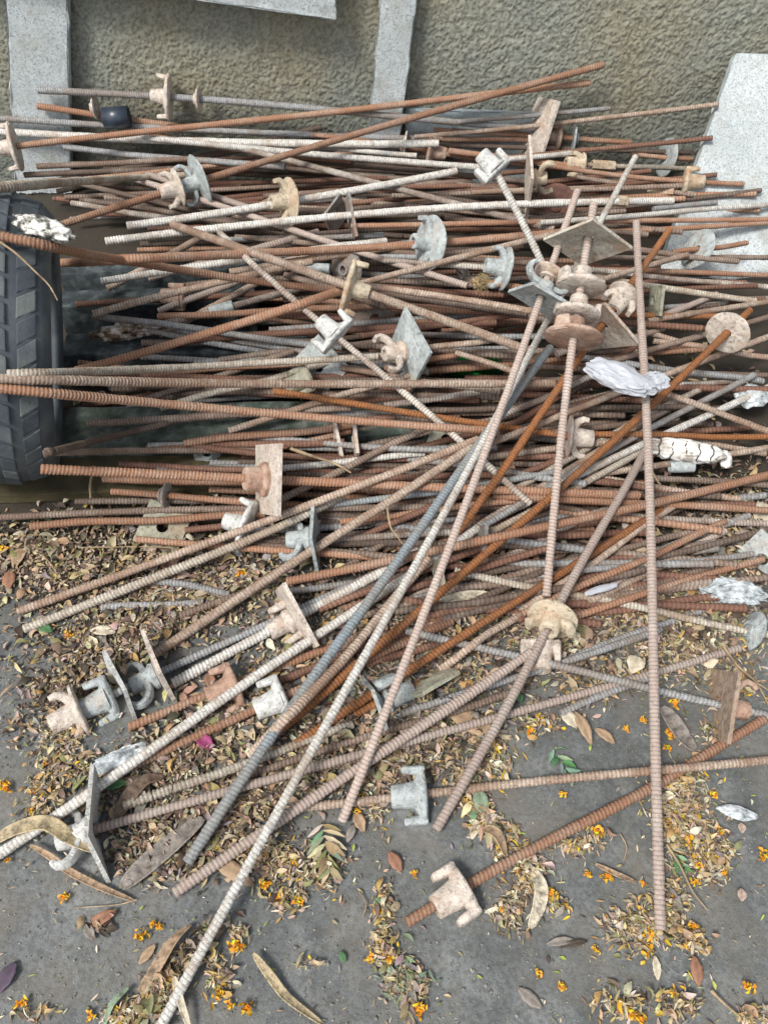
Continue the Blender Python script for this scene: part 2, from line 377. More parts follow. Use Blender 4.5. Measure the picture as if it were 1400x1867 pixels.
# tread blocks: one shared mesh per lane shape, each block its own object
def block_mesh(L, Wd, Hh, skew):
    bm = box_bm(Wd, L, Hh, .0025)
    for v in bm.verts: v.co.y += v.co.x*skew
    me = bpy.data.meshes.new('tread_block'); bm.to_mesh(me); bm.free(); me.materials.append(RUBD)
    me.polygons.foreach_set('use_smooth', [False]*len(me.polygons)); return me
lanes = [(-.37, .030, .6, 0), (-.19, .026, -.5, .5), (0, .024, .4, .2), (.19, .026, -.5, .7), (.37, .032, .6, .35)]
NB = 40
for (lx, wd, skew, ph) in lanes:
    mesh = block_mesh(2*math.pi*TY_R/NB*.80, wd, .010, skew)
    for k in range(NB):
        th = 2*math.pi*(k+ph)/NB
        if not (math.radians(20) < (th % (2*math.pi)) < math.radians(290)): continue
        th2 = th % (2*math.pi)
        o = bpy.data.objects.new('tread_block', mesh); COL.objects.link(o); o.parent = tyre
        R3 = tilt @ Matrix.Rotation(th2-math.pi/2, 3, 'X')
        rr = TY_R*(.971 if abs(lx) < .3 else .929)
        pos = tilt @ Vector((lx*TY_W, math.cos(th2)*rr, math.sin(th2)*rr))+TZ
        if abs(lx) > .3: R3 = R3 @ Matrix.Rotation(math.copysign(math.radians(17), lx), 3, 'Y')
        o.matrix_local = Matrix.Translation(pos) @ R3.to_4x4()
def tyre_depth(x, y):
    """depth at which the ray through a point meets the tyre, or None"""
    Ri = TY_M.transposed(); d = Ri @ Vector(ray(x, y)); o = Ri @ (Vector(CP)-TY_C); r = TY_R+.010
    A = d.y**2+d.z**2; B = 2*(o.y*d.y+o.z*d.z); Cc = o.y**2+o.z**2-r*r; D = B*B-4*A*Cc
    if D < 0: return None
    t = (-B-math.sqrt(D))/(2*A); X = o.x+t*d.x
    return t if abs(X) < TY_W*.55 else None

# ------------------------------------------------------------------ the rods: traced ends, heights found by stacking
# (x0, y0, x1, y1, tone, layer, bend in px, width in px or 0)
ROD = {}
def R(key, x0, y0, x1, y1, tone, layer, bend=0, wpx=0): ROD[key] = [x0, y0, x1, y1, tone, layer, bend, wpx]
R('a1', 70,163, 985,238,'grey',1,-6,13); R('a2', 68,194, 330,232,'rust',1,0,12); R('a3', 0,216, 800,254,'grey',2,4,12)
R('a3b', 130,300, 620,300,'brown',0,0,11)
R('a4', -20,239, 800,262,'white',5,8,15); R('a5', 28,267, 1075,152,'rust',6,0,12); R('a6', 108,411, 1100,118,'rust',7,-6,13)
R('a7', 430,268, 1010,418,'mottle',5,0,12); R('a8', 255,247, 640,292,'rust',4,3,13); R('a9', 215,246, 885,306,'white',5,3,12)
R('a10', 560,243, 965,302,'rust',3,0,10); R('a11', 500,262, 760,284,'white',4,0,10); R('a12', 470,285, 960,330,'dark',3,0,11)
R('a13', 450,300, 1000,352,'brown',2,0,10); R('a14', 118,268, 520,304,'grey',3,3,12); R('a15', 68,304, 345,290,'brown',3,0,11)
R('a16', 45,319, 345,306,'dark',2,0,11); R('a17', -20,343, 372,318,'cream',4,-2,15); R('a18', 232,412, 832,312,'white',6,5,14)
R('a18b', 480,358, 860,330,'brown',2,0,11)
R('a19', 193,441, 1226,366,'white',6,-17,14); R('a20', 246,327, 852,521,'pink',5,0,12); R('a20b', 268,318, 470,385,'pink',5,0,12)
R('a21', 316,409, 966,640,'tan',9,0,16); R('a22', 398,425, 968,918,'mottle',8,0,13); R('a23', -20,427, 640,530,'rust',6,10,16)
R('a24', 113,479, 1100,418,'rust',6,6,16); R('a25', 185,514, 705,440,'white',5,-4,14); R('a26', 170,573, 570,478,'tan',5,-4,14)
R('a27', 139,555, 545,532,'maroon',2,0,12); R('a28', 139,675, 645,522,'rust',8,6,17); R('a29', 640,522, 1082,406,'tan',6,0,12)
R('a30', 290,592, 625,508,'mottle',3,0,13); R('a31', 288,579, 705,556,'rust',3,0,13); R('a32', 320,623, 905,588,'maroon',3,-3,14)
R('a33', 400,655, 710,622,'brown',3,0,12); R('a34', 14,684, 690,649,'cream',7,2,15); R('a35', -25,690, 1012,700,'tan',8,4,17)
R('a36', -25,705, 905,786,'rust',8,4,17); R('a37', 498,715, 1042,797,'orange',6,0,13); R('a39', 160,772, 640,744,'brown',4,0,14)
R('a40', 79,827, 425,742,'dark',3,0,11); R('a41', 85,824, 510,820,'brown',2,0,13); R('a42', 75,856, 1165,904,'rust',6,0,18)
R('a43', 188,873, 640,882,'rust',4,0,16); R('a44', 218,847, 610,862,'maroon',3,0,13); R('a45', 203,897, 565,922,'rust',5,0,13)
R('a46', 138,916, 420,912,'dark',2,0,10); R('a47', -15,943, 965,924,'brown',3,-6,14); R('a48', 57,958, 485,939,'rust',5,0,15)
R('a49', 338,969, 560,935,'maroon',3,0,12); R('a50', 248,983, 702,1019,'rust',4,0,14); R('a51', 33,1115, 872,800,'tan',8,6,16)
R('a52', 44,1146, 625,904,'cream',7,8,17); R('a53', 282,1193, 905,785,'tan',8,0,17); R('a54', 314,1246, 765,1005,'white',6,0,19)
R('a55', 92,1322, 772,1003,'grey',5,0,15); R('a56', -20,1566, 872,962,'white',7,0,18); R('a57', 193,1419, 825,1132,'rust',6,0,18)
R('a58', 235,1326, 705,1140,'rust',5,0,17); R('a59', 505,1242, 860,1108,'maroon',4,0,16); R('a60', 343,1573, 1002,634,'blue',9,-6,19)
R('a61', 457,1378, 782,1018,'tan',9,6,19); R('a62', 1218,418, 822,983,'orange',8,4,14); R('a63', 540,1356, 1205,928,'orange',7,0,16)
R('a64', 1368,566, 495,1346,'orange',8,10,16); R('a65', 288,1890, 1159,286,'white',10,0,0); R('a66', 624,1498, 1053,348,'pink',11,8,0)
R('a67', 796,1514, 1172,826,'pink',10,0,17); R('a68', 1082,372, 994,1088,'pink',11,-8,16); R('a69', 1161,405, 1203,1696,'pink',11,-5,17)
R('a70', 523,1059, 1425,862,'rust',8,4,17); R('a70b', 900,905, 1425,932,'rust',6,-2,14); R('a72', 828,988, 1373,682,'grey',5,-4,13)
R('a73', 905,945, 1425,694,'white',5,-4,14); R('a73b', 835,1002, 1195,810,'cream',5,0,13); R('a74', 876,814, 1425,604,'tan',6,0,12)
R('a75', 1185,708, 1425,795,'tan',6,0,13); R('a76', 1085,790, 1425,799,'orange',5,0,12); R('a77', 1190,790, 1396,828,'tan',3,0,12)
R('b1', 820,224, 1112,197,'grey',4,0,9); R('b2', 755,250, 1309,190,'tan',5,3,9); R('b3', 790,236, 1150,259,'rust',2,0,10)
R('b4', 925,292, 1158,266,'white',5,0,10); R('b5', 818,275, 1062,306,'rust',4,0,12); R('b6', 1050,300, 1254,308,'cream',4,0,9)
R('b7', 990,300, 1355,336,'rust',5,6,9); R('b8', 1050,322, 1262,356,'brown',4,0,9); R('b9', 860,352, 1120,340,'tan',3,0,10)
R('b10', 985,407, 1425,371,'white',6,0,10); R('b11', 1190,381, 1306,368,'grey',5,0,8); R('b12', 640,411, 1425,399,'rust',5,0,10)
R('b13', 890,434, 1425,405,'rust',4,0,10); R('b14', 810,398, 1180,428,'brown',4,0,10); R('b15', 1018,440, 1346,478,'brown',6,0,11)
R('b16', 1030,530, 1252,464,'tan',6,0,11); R('b17', 1050,490, 1425,503,'rust',4,0,10); R('b18', 1040,490, 1425,527,'mottle',4,0,10)
R('b19', 1050,502, 1377,549,'cream',5,0,12); R('b20', 1000,572, 1304,577,'orange',5,0,12); R('b21', 655,518, 1005,572,'tan',6,0,13)
R('b21b', 668,530, 960,575,'brown',4,0,11); R('b22', 1180,585, 1425,546,'tan',5,0,11); R('b23', 1060,676, 1425,570,'brown',5,0,11)
R('b24', 1165,604, 1275,633,'tan',4,0,10); R('b25', 1190,680, 1425,684,'brown',4,0,10); R('b26', 1130,712, 1350,692,'mottle',3,0,11)
R('b27', 1210,562, 1425,540,'grey',3,0,9); R('b28', 1150,283, 1262,290,'rust',3,0,9); R('b29', 1225,460, 1362,443,'rust',4,0,9)
R('c1', 650,466, 800,470,'grey',3,0,11); R('c2', 700,474, 912,490,'mottle',5,0,11); R('c3', 560,462, 760,442,'blue',3,0,11)
R('c4', 690,648, 908,617,'tan',6,0,12); R('c5', 700,672, 842,644,'rust',4,0,11); R('c6', 830,643, 955,684,'tan',5,0,11)
R('c7', 700,740, 962,700,'mottle',4,0,13); R('c8', 430,757, 760,752,'grey',2,0,11); R('c9', 660,612, 960,572,'maroon',3,0,12)
R('c10', 480,690, 760,680,'maroon',2,0,12); R('c11', 495,854, 775,827,'white',4,0,13); R('c12', 500,918, 780,779,'brown',5,0,14)
R('c13', 578,926, 1012,861,'blue',5,0,13); R('c14', 336,808, 645,776,'rust',4,0,14); R('c15', 490,822, 640,786,'rust',3,0,12)
R('c16', 590,985, 1005,956,'mottle',4,0,13); R('c17', 530,1078, 735,1052,'grey',4,0,13); R('c18', 880,1022, 1060,1000,'brown',4,0,13)
R('c19', 828,1042, 1400,1156,'cream',6,0,14); R('c20', 935,1125, 1228,923,'tan',6,0,13); R('c21', 950,1118, 1322,951,'rust',7,0,14)
R('c22', 1000,1030, 1318,960,'brown',5,0,13); R('c23', 1050,1042, 1388,1010,'grey',6,0,13); R('c24', 1000,1135, 1390,1018,'rust',7,0,13)
R('c25', 1070,1098, 1212,1030,'tan',7,0,13); R('c26', 1090,1092, 1300,1036,'brown',4,0,12); R('c27', 1032,1206, 1306,1100,'grey',4,0,14)
R('c28', 732,1303, 1205,1148,'grey',5,0,14); R('c29', 740,1148, 1425,1312,'grey',6,0,15); R('c30', 125,1528, 1348,1181,'pink',4,0,17)
R('c31', 318,1628, 968,1188,'pink',6,0,21); R('c32', 226,1472, 645,1322,'cream',4,0,18); R('c33', 450,1412, 955,1258,'brown',4,0,16)
R('c34', 552,1468, 1425,1379,'tan',4,4,17); R('c35', 740,1680, 1395,1314,'rust',2,0,20); R('c36', 906,316, 996,496,'white',8,0,14)
R('c37', 185,1108, 372,1096,'grey',2,0,14); R('c38', 262,1056, 420,1083,'grey',3,0,14); R('c39', 328,1123, 450,1080,'brown',3,0,15)
R('c40', 800,1218, 968,1106,'tan',6,0,15); R('c41', 645,1303, 778,1243,'orange',5,0,15); R('c42', 700,1182, 872,1112,'brown',5,0,15)
R('c43', 130,371, 330,402,'mottle',3,0,11); R('c44', 420,437, 700,430,'grey',3,0,11); R('c45', 430,432, 1010,485,'brown',3,0,11)
R('c46', 860,512, 1130,548,'rust',4,0,12); R('c47', 860,560, 1100,600,'brown',3,0,12); R('c48', 905,800, 1180,770,'brown',3,0,13)
R('c49', 830,840, 1240,790,'tan',4,0,13); R('c50', 960,870, 1180,880,'orange',3,0,12); R('c51', 1060,640, 1210,600,'tan',4,0,11)
R('c52', 900,700, 1190,680,'brown',4,0,12); R('c53', 910,760, 1130,665,'mottle',4,0,13); R('c54', 1190,870, 1400,885,'brown',3,0,12)
R('c55', 520,500, 700,560,'brown',3,0,12); R('c56', 480,880, 900,868,'maroon',4,0,14); R('c57', 620,952, 1000,905,'rust',4,0,13)
R('c58', 480,798, 720,760,'maroon',3,0,12); R('c59', 1190,620, 1425,655,'tan',4,0,10); R('c60', 1080,470, 1425,470,'brown',3,0,10)
R('c61', 1030,870, 1300,905,'maroon',4,0,12); R('c62', 1200,1225, 1020,1300,'grey',3,0,14); R('c63', 600,1232, 830,1165,'maroon',5,0,16)
R('c64', 470,1430, 700,1370,'brown',3,0,17); R('c65', 860,640, 1160,640,'brown',3,0,12)

rq = random.Random(21)
for k in range(30):
    x0 = rq.uniform(560, 1150); y0 = rq.uniform(640, 1130)
    if k >= 18: x0 = rq.uniform(150, 420); y0 = rq.uniform(450, 860)
    an = math.radians(rq.choice([rq.uniform(-38, -12), rq.uniform(-10, 14)])); L = rq.uniform(260, 460)
    R('d%d' % k, x0, y0, min(1425, x0+L*math.cos(an)), y0+L*math.sin(an), rq.choice(['tan', 'brown', 'grey', 'rust', 'mottle', 'pink', 'cream', 'maroon']), rq.choice([2, 3, 4]), 0, 13)

def hmin(x, y, layer):
    base = .25 if y < 500 else (.25-(y-500)/500*.22 if y < 1000 else max(0, .03-(y-1000)/200*.03))
    side_ = 1.0 if x < 1000 else max(.55, 1-(x-1000)/900)
    f = {0: .3, 1: .5, 2: .58, 3: .66, 4: .74, 5: .82, 6: .9, 7: .95}.get(layer, 1.0)
    return base*f*side_
def width_r(k, z):
    w = ROD[k][7]
    return min(.0122, max(.0076, w*1.03*z/F/2)) if w else .0080
def bez(rd, s):
    x0, y0, x1, y1, _, _, bend, _ = rd
    L = math.hypot(x1-x0, y1-y0); nx_, ny_ = -(y1-y0)/L, (x1-x0)/L
    if ny_ < 0: nx_, ny_ = -nx_, -ny_
    o = 4*s*(1-s)*bend
    return x0+(x1-x0)*s+nx_*o, y0+(y1-y0)*s+ny_*o
# Stacking: lower layers first. Each rod is laid over whatever it crosses (one diameter clear), over the tyre, off the
# wall and the leaning slabs, and otherwise sags like a stiff wire between its supports.
NK = 41
KS = np.linspace(0, 1, NK)
solved, GEO = [], {}
LIFT = {'a68': (.44, None), 'a66': (None, .42), 'a65': (None, .34), 'a62': (.30, None), 'a69': (.33, None), 'c36': (.42, None), 'a64': (.20, None)}   # ends that stick up out of the heap
for key in sorted(ROD, key=lambda k: ROD[k][5]):
    rd = ROD[key]; layer = rd[5]
    px = np.array([bez(rd, s) for s in KS]); zm = depth_h(*px[NK//2], .08); r = width_r(key, zm)
    env = np.zeros(NK)
    for k, (x, y) in enumerate(px):
        z = depth_h(x, y, max(hmin(x, y, layer), r+.002))
        if y < 700: z = min(z, depth_wall(x, y, .035+r))
        td = tyre_depth(x, y)
        if td is not None: z = min(z, td-r)
        ob = obst_depth(x, y)
        if ob is not None: z = min(z, ob-r*1.6-.004)
        env[k] = 1/z
    if key in LIFT:
        (e0, e1) = LIFT[key]; c0 = env[0] if e0 is None else 1/depth_h(*px[0], e0); c1 = env[-1] if e1 is None else 1/depth_h(*px[-1], e1)
        env = np.maximum(env, c0+(c1-c0)*KS)
    A0, A1 = px[:-1], px[1:]
    for (k2, qx, qf, r_2) in solved:
        if qx[:, 0].max() < px[:, 0].min() or qx[:, 0].min() > px[:, 0].max() or qx[:, 1].max() < px[:, 1].min() or qx[:, 1].min() > px[:, 1].max(): continue
        B0, B1 = qx[:-1], qx[1:]
        d1 = (A1-A0)[:, None]; d2 = (B1-B0)[None]; w = B0[None]-A0[:, None]
        den = d1[..., 0]*d2[..., 1]-d1[..., 1]*d2[..., 0]; den = np.where(abs(den) < 1e-9, 1e-9, den)
        t = (w[..., 0]*d2[..., 1]-w[..., 1]*d2[..., 0])/den; u_ = (w[..., 0]*d1[..., 1]-w[..., 1]*d1[..., 0])/den
        hit = np.argwhere((t >= -.02) & (t <= 1.02) & (u_ >= -.02) & (u_ <= 1.02))
        for (ka, kb) in hit:
            zp = 1/(qf[kb]+(qf[kb+1]-qf[kb])*min(1, max(0, u_[ka, kb])))
            c_ = 1/(zp-(r+r_2)*.95)
            for kk in (ka, ka+1): env[kk] = max(env[kk], c_)
    f = env.copy()
    for it in range(260):
        g_ = f.copy(); g_[1:-1] = .25*f[:-2]+.5*f[1:-1]+.25*f[2:]
        g_[0] = .5*f[0]+.5*(2*f[1]-f[2]); g_[-1] = .5*f[-1]+.5*(2*f[-2]-f[-3])
        f = np.maximum(g_, env)
    for it in range(3):
        g_ = f.copy(); g_[1:-1] = .25*f[:-2]+.5*f[1:-1]+.25*f[2:]; f = g_
    solved.append((key, px, f, r))
    GEO[key] = dict(P=[Vector(at_depth(*p, 1/c_)) for p, c_ in zip(px, f)], r=width_r(key, float(np.mean(1/f))))

def curve_pt(g, s):
    P_ = g['P']; t = s*(len(P_)-1); k = max(0, min(len(P_)-2, int(math.floor(t))))
    return P_[k]+(P_[k+1]-P_[k])*(t-k)
def rod_mesh(name, pts_fn, r, pitch, ns, per, mat, seed, flat_=False):
    """threaded bar: tilted ribs standing proud of a core, ends cut square"""
    rr = np.random.default_rng(seed)
    n0 = 80; sam = np.array([pts_fn(k/n0) for k in range(n0+1)])
    seg = np.linalg.norm(np.diff(sam, axis=0), axis=1); cum = np.concatenate([[0], np.cumsum(seg)]); L = cum[-1]
    nr = max(2, int(L/pitch))*per+1
    ell = np.linspace(0, L, nr)
    ctr = np.stack([np.interp(ell, cum, sam[:, i]) for i in range(3)], 1)
    kw_ = 9
    if nr > 40:
        for _ in range(2):
            c2 = ctr.copy()
            for q_ in range(kw_, nr-kw_): c2[q_] = (ctr[q_-kw_]+2*ctr[q_]+ctr[q_+kw_])/4
            ctr = c2
    # gentle irregular crookedness
    tan = np.gradient(ctr, axis=0); tan /= np.linalg.norm(tan, axis=1)[:, None]
    up = np.array([0, 0, 1.]) if abs(tan[0][2]) < .9 else np.array([0, 1., 0])
    sd = np.cross(tan, up); sd /= np.linalg.norm(sd, axis=1)[:, None]; u2 = np.cross(sd, tan)
    w = np.sin(ell*rr.uniform(3, 6)+rr.uniform(0, 6))*rr.uniform(.0005, .0018)+np.sin(ell*rr.uniform(1.5, 3.2)*math.pi/max(L, .3)+rr.uniform(0, 6))*rr.uniform(.0005, .0035)
    ctr = ctr+sd*w[:, None]
    th = np.arange(ns)/ns*2*math.pi
    ph = rr.uniform(0, 6.28)
    pat = {4: [0, 1, 1, .5], 3: [0, 1, .6]}[per]; gp = np.array([pat[i % per] for i in range(nr)])
    # worn ribs: height varies along the bar; ribs interrupted on two flat sides
    nw = max(8, int(L/.035)); wear = np.interp(ell, np.linspace(0, L, nw), rr.uniform(.25, 1.15, nw))
    flat = .80+.20*np.abs(np.sin(th+ph))**.6
    am = .07 if flat_ else .16
    if flat_: gp = np.array([[0, 1, 1, 1][i % 4] for i in range(nr)])
    rad = r*(1-am+am*gp[:, None]*wear[:, None]*flat[None, :]+rr.normal(0, .022, (nr, ns)))
    lump = rr.normal(0, 1, (nr//5+2, ns)); li_ = np.arange(nr)/5; l0 = li_.astype(int); lf = (li_-l0)[:, None]
    rad = rad*(1+.022*(lump[l0]*(1-lf)+lump[l0+1]*lf))
    tilt_ = pitch*rr.uniform(.08, .24)*np.cos(th-ph)
    tilt_ = tilt_[None, :]*np.clip(np.minimum(ell, L-ell)/(pitch*1.5), 0, 1)[:, None]
    V = ctr[:, None, :]+sd[:, None, :]*(np.cos(th)[None, :]*rad)[..., None]+u2[:, None, :]*(np.sin(th)[None, :]*rad)[..., None]+tan[:, None, :]*tilt_[..., None]
    V = V.reshape(-1, 3); org = sam[0].copy()
    idx = np.arange(nr*ns).reshape(nr, ns); nxt = np.roll(idx, -1, 1)
    q = np.stack([idx[:-1], nxt[:-1], nxt[1:], idx[1:]], -1).reshape(-1, 4)
    # end caps as two rings collapsed onto the axis
    caps = np.array([ctr[0], ctr[-1]]); V = np.vstack([V, caps]); c0, c1 = nr*ns, nr*ns+1
    qc = [[idx[0, (j+1) % ns], idx[0, j], c0, c0] for j in range(ns)]+[[idx[-1, j], idx[-1, (j+1) % ns], c1, c1] for j in range(ns)]
    me = bpy.data.meshes.new(name); Q = [tuple(int(x) for x in a) for a in q]
    tri = [(a[0], a[1], a[2]) for a in qc]
    V = V-org
    me.vertices.add(len(V)); me.vertices.foreach_set('co', V.astype(np.float32).ravel())
    li = np.concatenate([q.ravel(), np.array(tri).ravel()]).astype(np.int32)
    me.loops.add(len(li)); me.loops.foreach_set('vertex_index', li)
    ls = np.concatenate([np.arange(0, q.size, 4), q.size+np.arange(0, 3*len(tri), 3)]).astype(np.int32)
    me.polygons.add(len(ls)); me.polygons.foreach_set('loop_start', ls)
    sm = np.ones(len(ls), bool); sm[len(q):] = False; me.polygons.foreach_set('use_smooth', sm)
    me.update(calc_edges=True)
    at_ = me.attributes.new('groove', 'FLOAT', 'POINT')
    gg = np.repeat(1-gp, ns); gg = np.concatenate([gg, [0.4, 0.4]]); at_.data.foreach_set('value', gg.astype(np.float32))
    me.materials.append(mat)
    o = bpy.data.objects.new(name, me); COL.objects.link(o); o.location = Vector(org)
    return o

# landmarks by which a rod, nut or blossom can be found
LM = [((60,600),'the tyre'), ((85,415),'the white cloth on the tyre'), ((230,600),'the ragged cloth strip'), ((60,180),'the broad stone plank'),
 ((700,190),'the narrow stone plank'), ((1330,330),'the leaning slab'), ((980,235),'the tall dusty plate by the wall'), ((515,355),'the thick cream disc nut'),
 ((780,432),'the big zinc disc nut'), ((1085,445),'the diamond plate on the nut stack'), ((1130,690),'the white plastic bag'), ((1245,820),'the white tied cloth'),
 ((635,545),'the pair of cream nuts'), ((750,650),'the blue-grey square plate'), ((480,870),'the big plate with rust hub'), ((435,960),'the pale winged nut'),
 ((525,1100),'the long dusty plate'), ((500,1272),'the pale nut below the white rod'), ((200,1265),'the row of nuts in the leaves'), ((190,1510),'the white plate with hooks'),
 ((750,1440),'the zinc nut on bare ground'), ((840,1625),'the lone nut at the rod end'), ((985,1120),'the cement-caked nut'), ((1310,1285),'the beige plate'),
 ((1370,1150),'the rust-patched disc'), ((780,1250),'the pale plate with orange rod'), ((1325,605),'the brown disc at the orange rod'), ((1020,1390),'the green leaf frond'),
 ((1240,1540),'the big leaf heap'), ((1190,1720),'the orange blossom heap'), ((310,1800),'the curled pod'), ((350,305),'the twin nuts behind the tyre'),
 ((1272,452),'the grey disc by the slab'), ((1385,1020),'the blue-grey plate at the frame edge'), ((590,1540),'the curled leaf bunch'), ((725,1800),'the shredded leaf tuft'),
 ((900,315),'the white winged nut'), ((1035,790),'the pinkish disc in the heap'), ((20,1100),'the leaf-strewn edge'), ((1400,700),'the frame edge past the bag'), ((840,800),'the middle crossing of rods')]
def near(x, y, k=0):
    return sorted(LM, key=lambda m: (m[0][0]-x)**2+(m[0][1]-y)**2)[k][1]
ROD_OBJ = {}
used = {}
for i, (key, pxs, f_, r) in enumerate(solved):
    rd = ROD[key]; g = GEO[key]; q0, q1 = pxs[0], pxs[-1]
    big = rd[5] >= 5 or rd[1] > 1000
    o = rod_mesh('tie_rod', lambda s, g=g: np.array(curve_pt(g, s)), g['r'], .0068, 10 if big else 8, 4, MAT[rd[4]], 100+i, key in ('a65','a66','a56','a53','a67','c20','a60','a69','a18','a62','a21','a74'))
    ROD_OBJ[key] = o
    a, bq = near(*q0), near(*q1)
    if a == bq: bq = near(*q1, 1)
    used.setdefault((TONES[rd[4]][3], *sorted((a, bq))), []).append((key, a, bq))
HAND = {'a65': 'long chalky white rod slanting up over the whole heap, lowest end nearest the camera', 'a69': 'brownish rod lying across everything almost upright, ending in orange blossoms',
 'a66': 'long pinkish rod crossing above the long chalky white rod', 'a68': 'pinkish rod threaded through the stack of three disc nuts', 'a35': 'long level tan rod reaching across the tyre, the upper of two together',
 'a36': 'long rusty rod sloping gently across the tyre, the lower of two together', 'a4': 'thick white rod along the wall side of the heap above the tyre',
 'a6': 'rust rod rising over the wall-side rods to the highest bare end', 'a5': 'rust rod rising beside the highest one, ending just under it',
 'c35': 'lone rusty rod on bare ground with a winged nut near its end', 'a62': 'bright orange rod whose upper end stands bare beside the diamond plate',
 'a64': 'long orange rod passing through the brown disc and under the white plastic bag', 'a60': 'long blue-grey rod slanting beside the long white one',
 'a21': 'tan rod on top of the heap carrying the cream hexagonal-hubbed nut', 'a22': 'thin cream rod carrying the square-cut forked nut', 'a24': 'rust rod ending in the big zinc disc nut',
 'a28': 'thick rusty rod with cut end above the long level pair on the tyre', 'a42': 'thick rusty rod through the big square plate with rust hub', 'c36': 'short white rod standing steeply with a winged nut on top'}
ORD = ['first', 'second', 'third', 'fourth', 'fifth', 'sixth', 'seventh', 'eighth', 'ninth', 'tenth', 'eleventh', 'twelfth', 'thirteenth', 'fourteenth', 'fifteenth', 'sixteenth']
NUMW = {2: 'two', 3: 'three', 4: 'four', 5: 'five', 6: 'six', 7: 'seven', 8: 'eight', 9: 'nine', 10: 'ten', 11: 'eleven', 12: 'twelve', 13: 'thirteen', 14: 'fourteen', 15: 'fifteen', 16: 'sixteen'}
for kk, lst in used.items():
    lst = [l for l in lst if l[0] not in HAND]
    lst.sort(key=lambda l: ROD[l[0]][1]+ROD[l[0]][3])
    for j, (key, a, bq) in enumerate(lst):
        if len(lst) == 1: lb = f"{kk[0]} rod from {a} to {bq}"
        else: lb = f"{ORD[j]} from the wall of {NUMW[len(lst)]} {kk[0]} rods, {a.replace('the ','')} to {bq.replace('the ','')}"
        if len(lb.split()) > 16: lb = ' '.join(lb.replace(' of the ', ' of ').split()[:16])
        tag(ROD_OBJ[key], lb, 'tie rod', 'threaded tie rods heaped by the wall')
for k, lb in HAND.items(): tag(ROD_OBJ[k], lb, 'tie rod', 'threaded tie rods heaped by the wall')

# rods deep in the heap, seen only in the gaps
fr = random.Random(11)
buried, deep = {}, []
for k in range(260):
    yy = fr.uniform(250, 1000); x0 = fr.uniform(240, 850) if yy < 900 else fr.uniform(380, 850); Lp = fr.uniform(330, 640); x1 = x0+Lp
    ang = fr.gauss(-.02, .09); y1 = yy+Lp*ang
    if 175 < k <= 225: yy = fr.uniform(820, 1130); x0 = fr.uniform(560, 1000); ang = fr.gauss(-.18, .16); x1 = x0+Lp*.8; y1 = yy+Lp*.8*ang
    if 225 < k < 240: yy = fr.uniform(460, 800); x0 = fr.uniform(130, 260); x1 = x0+Lp; y1 = yy+Lp*ang
    if k >= 240: yy = fr.uniform(285, 400); x0 = fr.uniform(90, 200); x1 = x0+Lp; y1 = yy+Lp*ang
    top = hmin((x0+x1)/2, yy, 9)
    h = fr.uniform(.012, max(.02, top*.66)); 
    def pt(x, y, h):
        z = depth_h(x, y, h)
        if y < 700: z = min(z, depth_wall(x, y, .05))
        ob = obst_depth(x, y)
        if ob is not None: z = min(z, ob-.02)
        return Vector(at_depth(x, y, z))
    A, B = pt(x0, yy, h), pt(x1, y1, max(.012, h+fr.uniform(-.03, .03)))
    if A.z < .011: A.z = .011
    if B.z < .011: B.z = .011
    tone = fr.choice(['brown', 'dark', 'maroon', 'rust', 'dark', 'dark', 'brown', 'grey', 'maroon', 'maroon'])  # mostly dark tones: the deep shade of the gaps is put into the colour
    o = rod_mesh('tie_rod', lambda s, A=A, B=B: np.array(A.lerp(B, s)), fr.uniform(.0075, .0092), .009, 8, 3, MAT[tone], 900+k)
    if k >= 95: deep.append(o); continue
    la, lb_ = near(x0, yy), near(x1, y1)
    if la == lb_: lb_ = near(x1, y1, 1)
    buried.setdefault((TONES[tone][3], *sorted((la, lb_))), []).append(((yy+y1)/2, o))
for (tn_, la, lb_), lst in buried.items():
    lst.sort(key=lambda t: t[0])
    for j, (_, o) in enumerate(lst):
        lt = f"buried {tn_} rod glimpsed between {la} and {lb_}" if len(lst) == 1 else f"{ORD[j]} from wall of {len(lst)} buried {tn_} rods between {la} and {lb_}"
        if len(lt.split()) > 16: lt = lt.replace(' the ', ' ').replace(' from wall', '')
        tag(o, ' '.join(lt.split()[:16]), 'tie rod', 'rods buried deep in the heap')
# the rods nobody could pick out one by one, at the dark bottom of the heap
bmj = bmesh.new(); mats_ = []
for o in deep:
    m_ = o.data.materials[0]
    if m_ not in mats_: mats_.append(m_)
    nv, nf_ = len(bmj.verts), len(bmj.faces); bmj.from_mesh(o.data); bmj.verts.ensure_lookup_table(); bmj.faces.ensure_lookup_table()
    for q_ in range(nv, len(bmj.verts)): bmj.verts[q_].co += o.location
    for q_ in range(nf_, len(bmj.faces)): bmj.faces[q_].material_index = mats_.index(m_)
    me_ = o.data; bpy.data.objects.remove(o); bpy.data.meshes.remove(me_)
mej = bpy.data.meshes.new('buried_rods'); bmj.to_mesh(mej); bmj.free()
for m_ in mats_: mej.materials.append(m_)
oj = bpy.data.objects.new('buried_rods', mej); COL.objects.link(oj); oj['kind'] = 'stuff'; oj['label'] = 'rusted rods at the bottom of the heap, toned dark for shade, seen only through gaps'

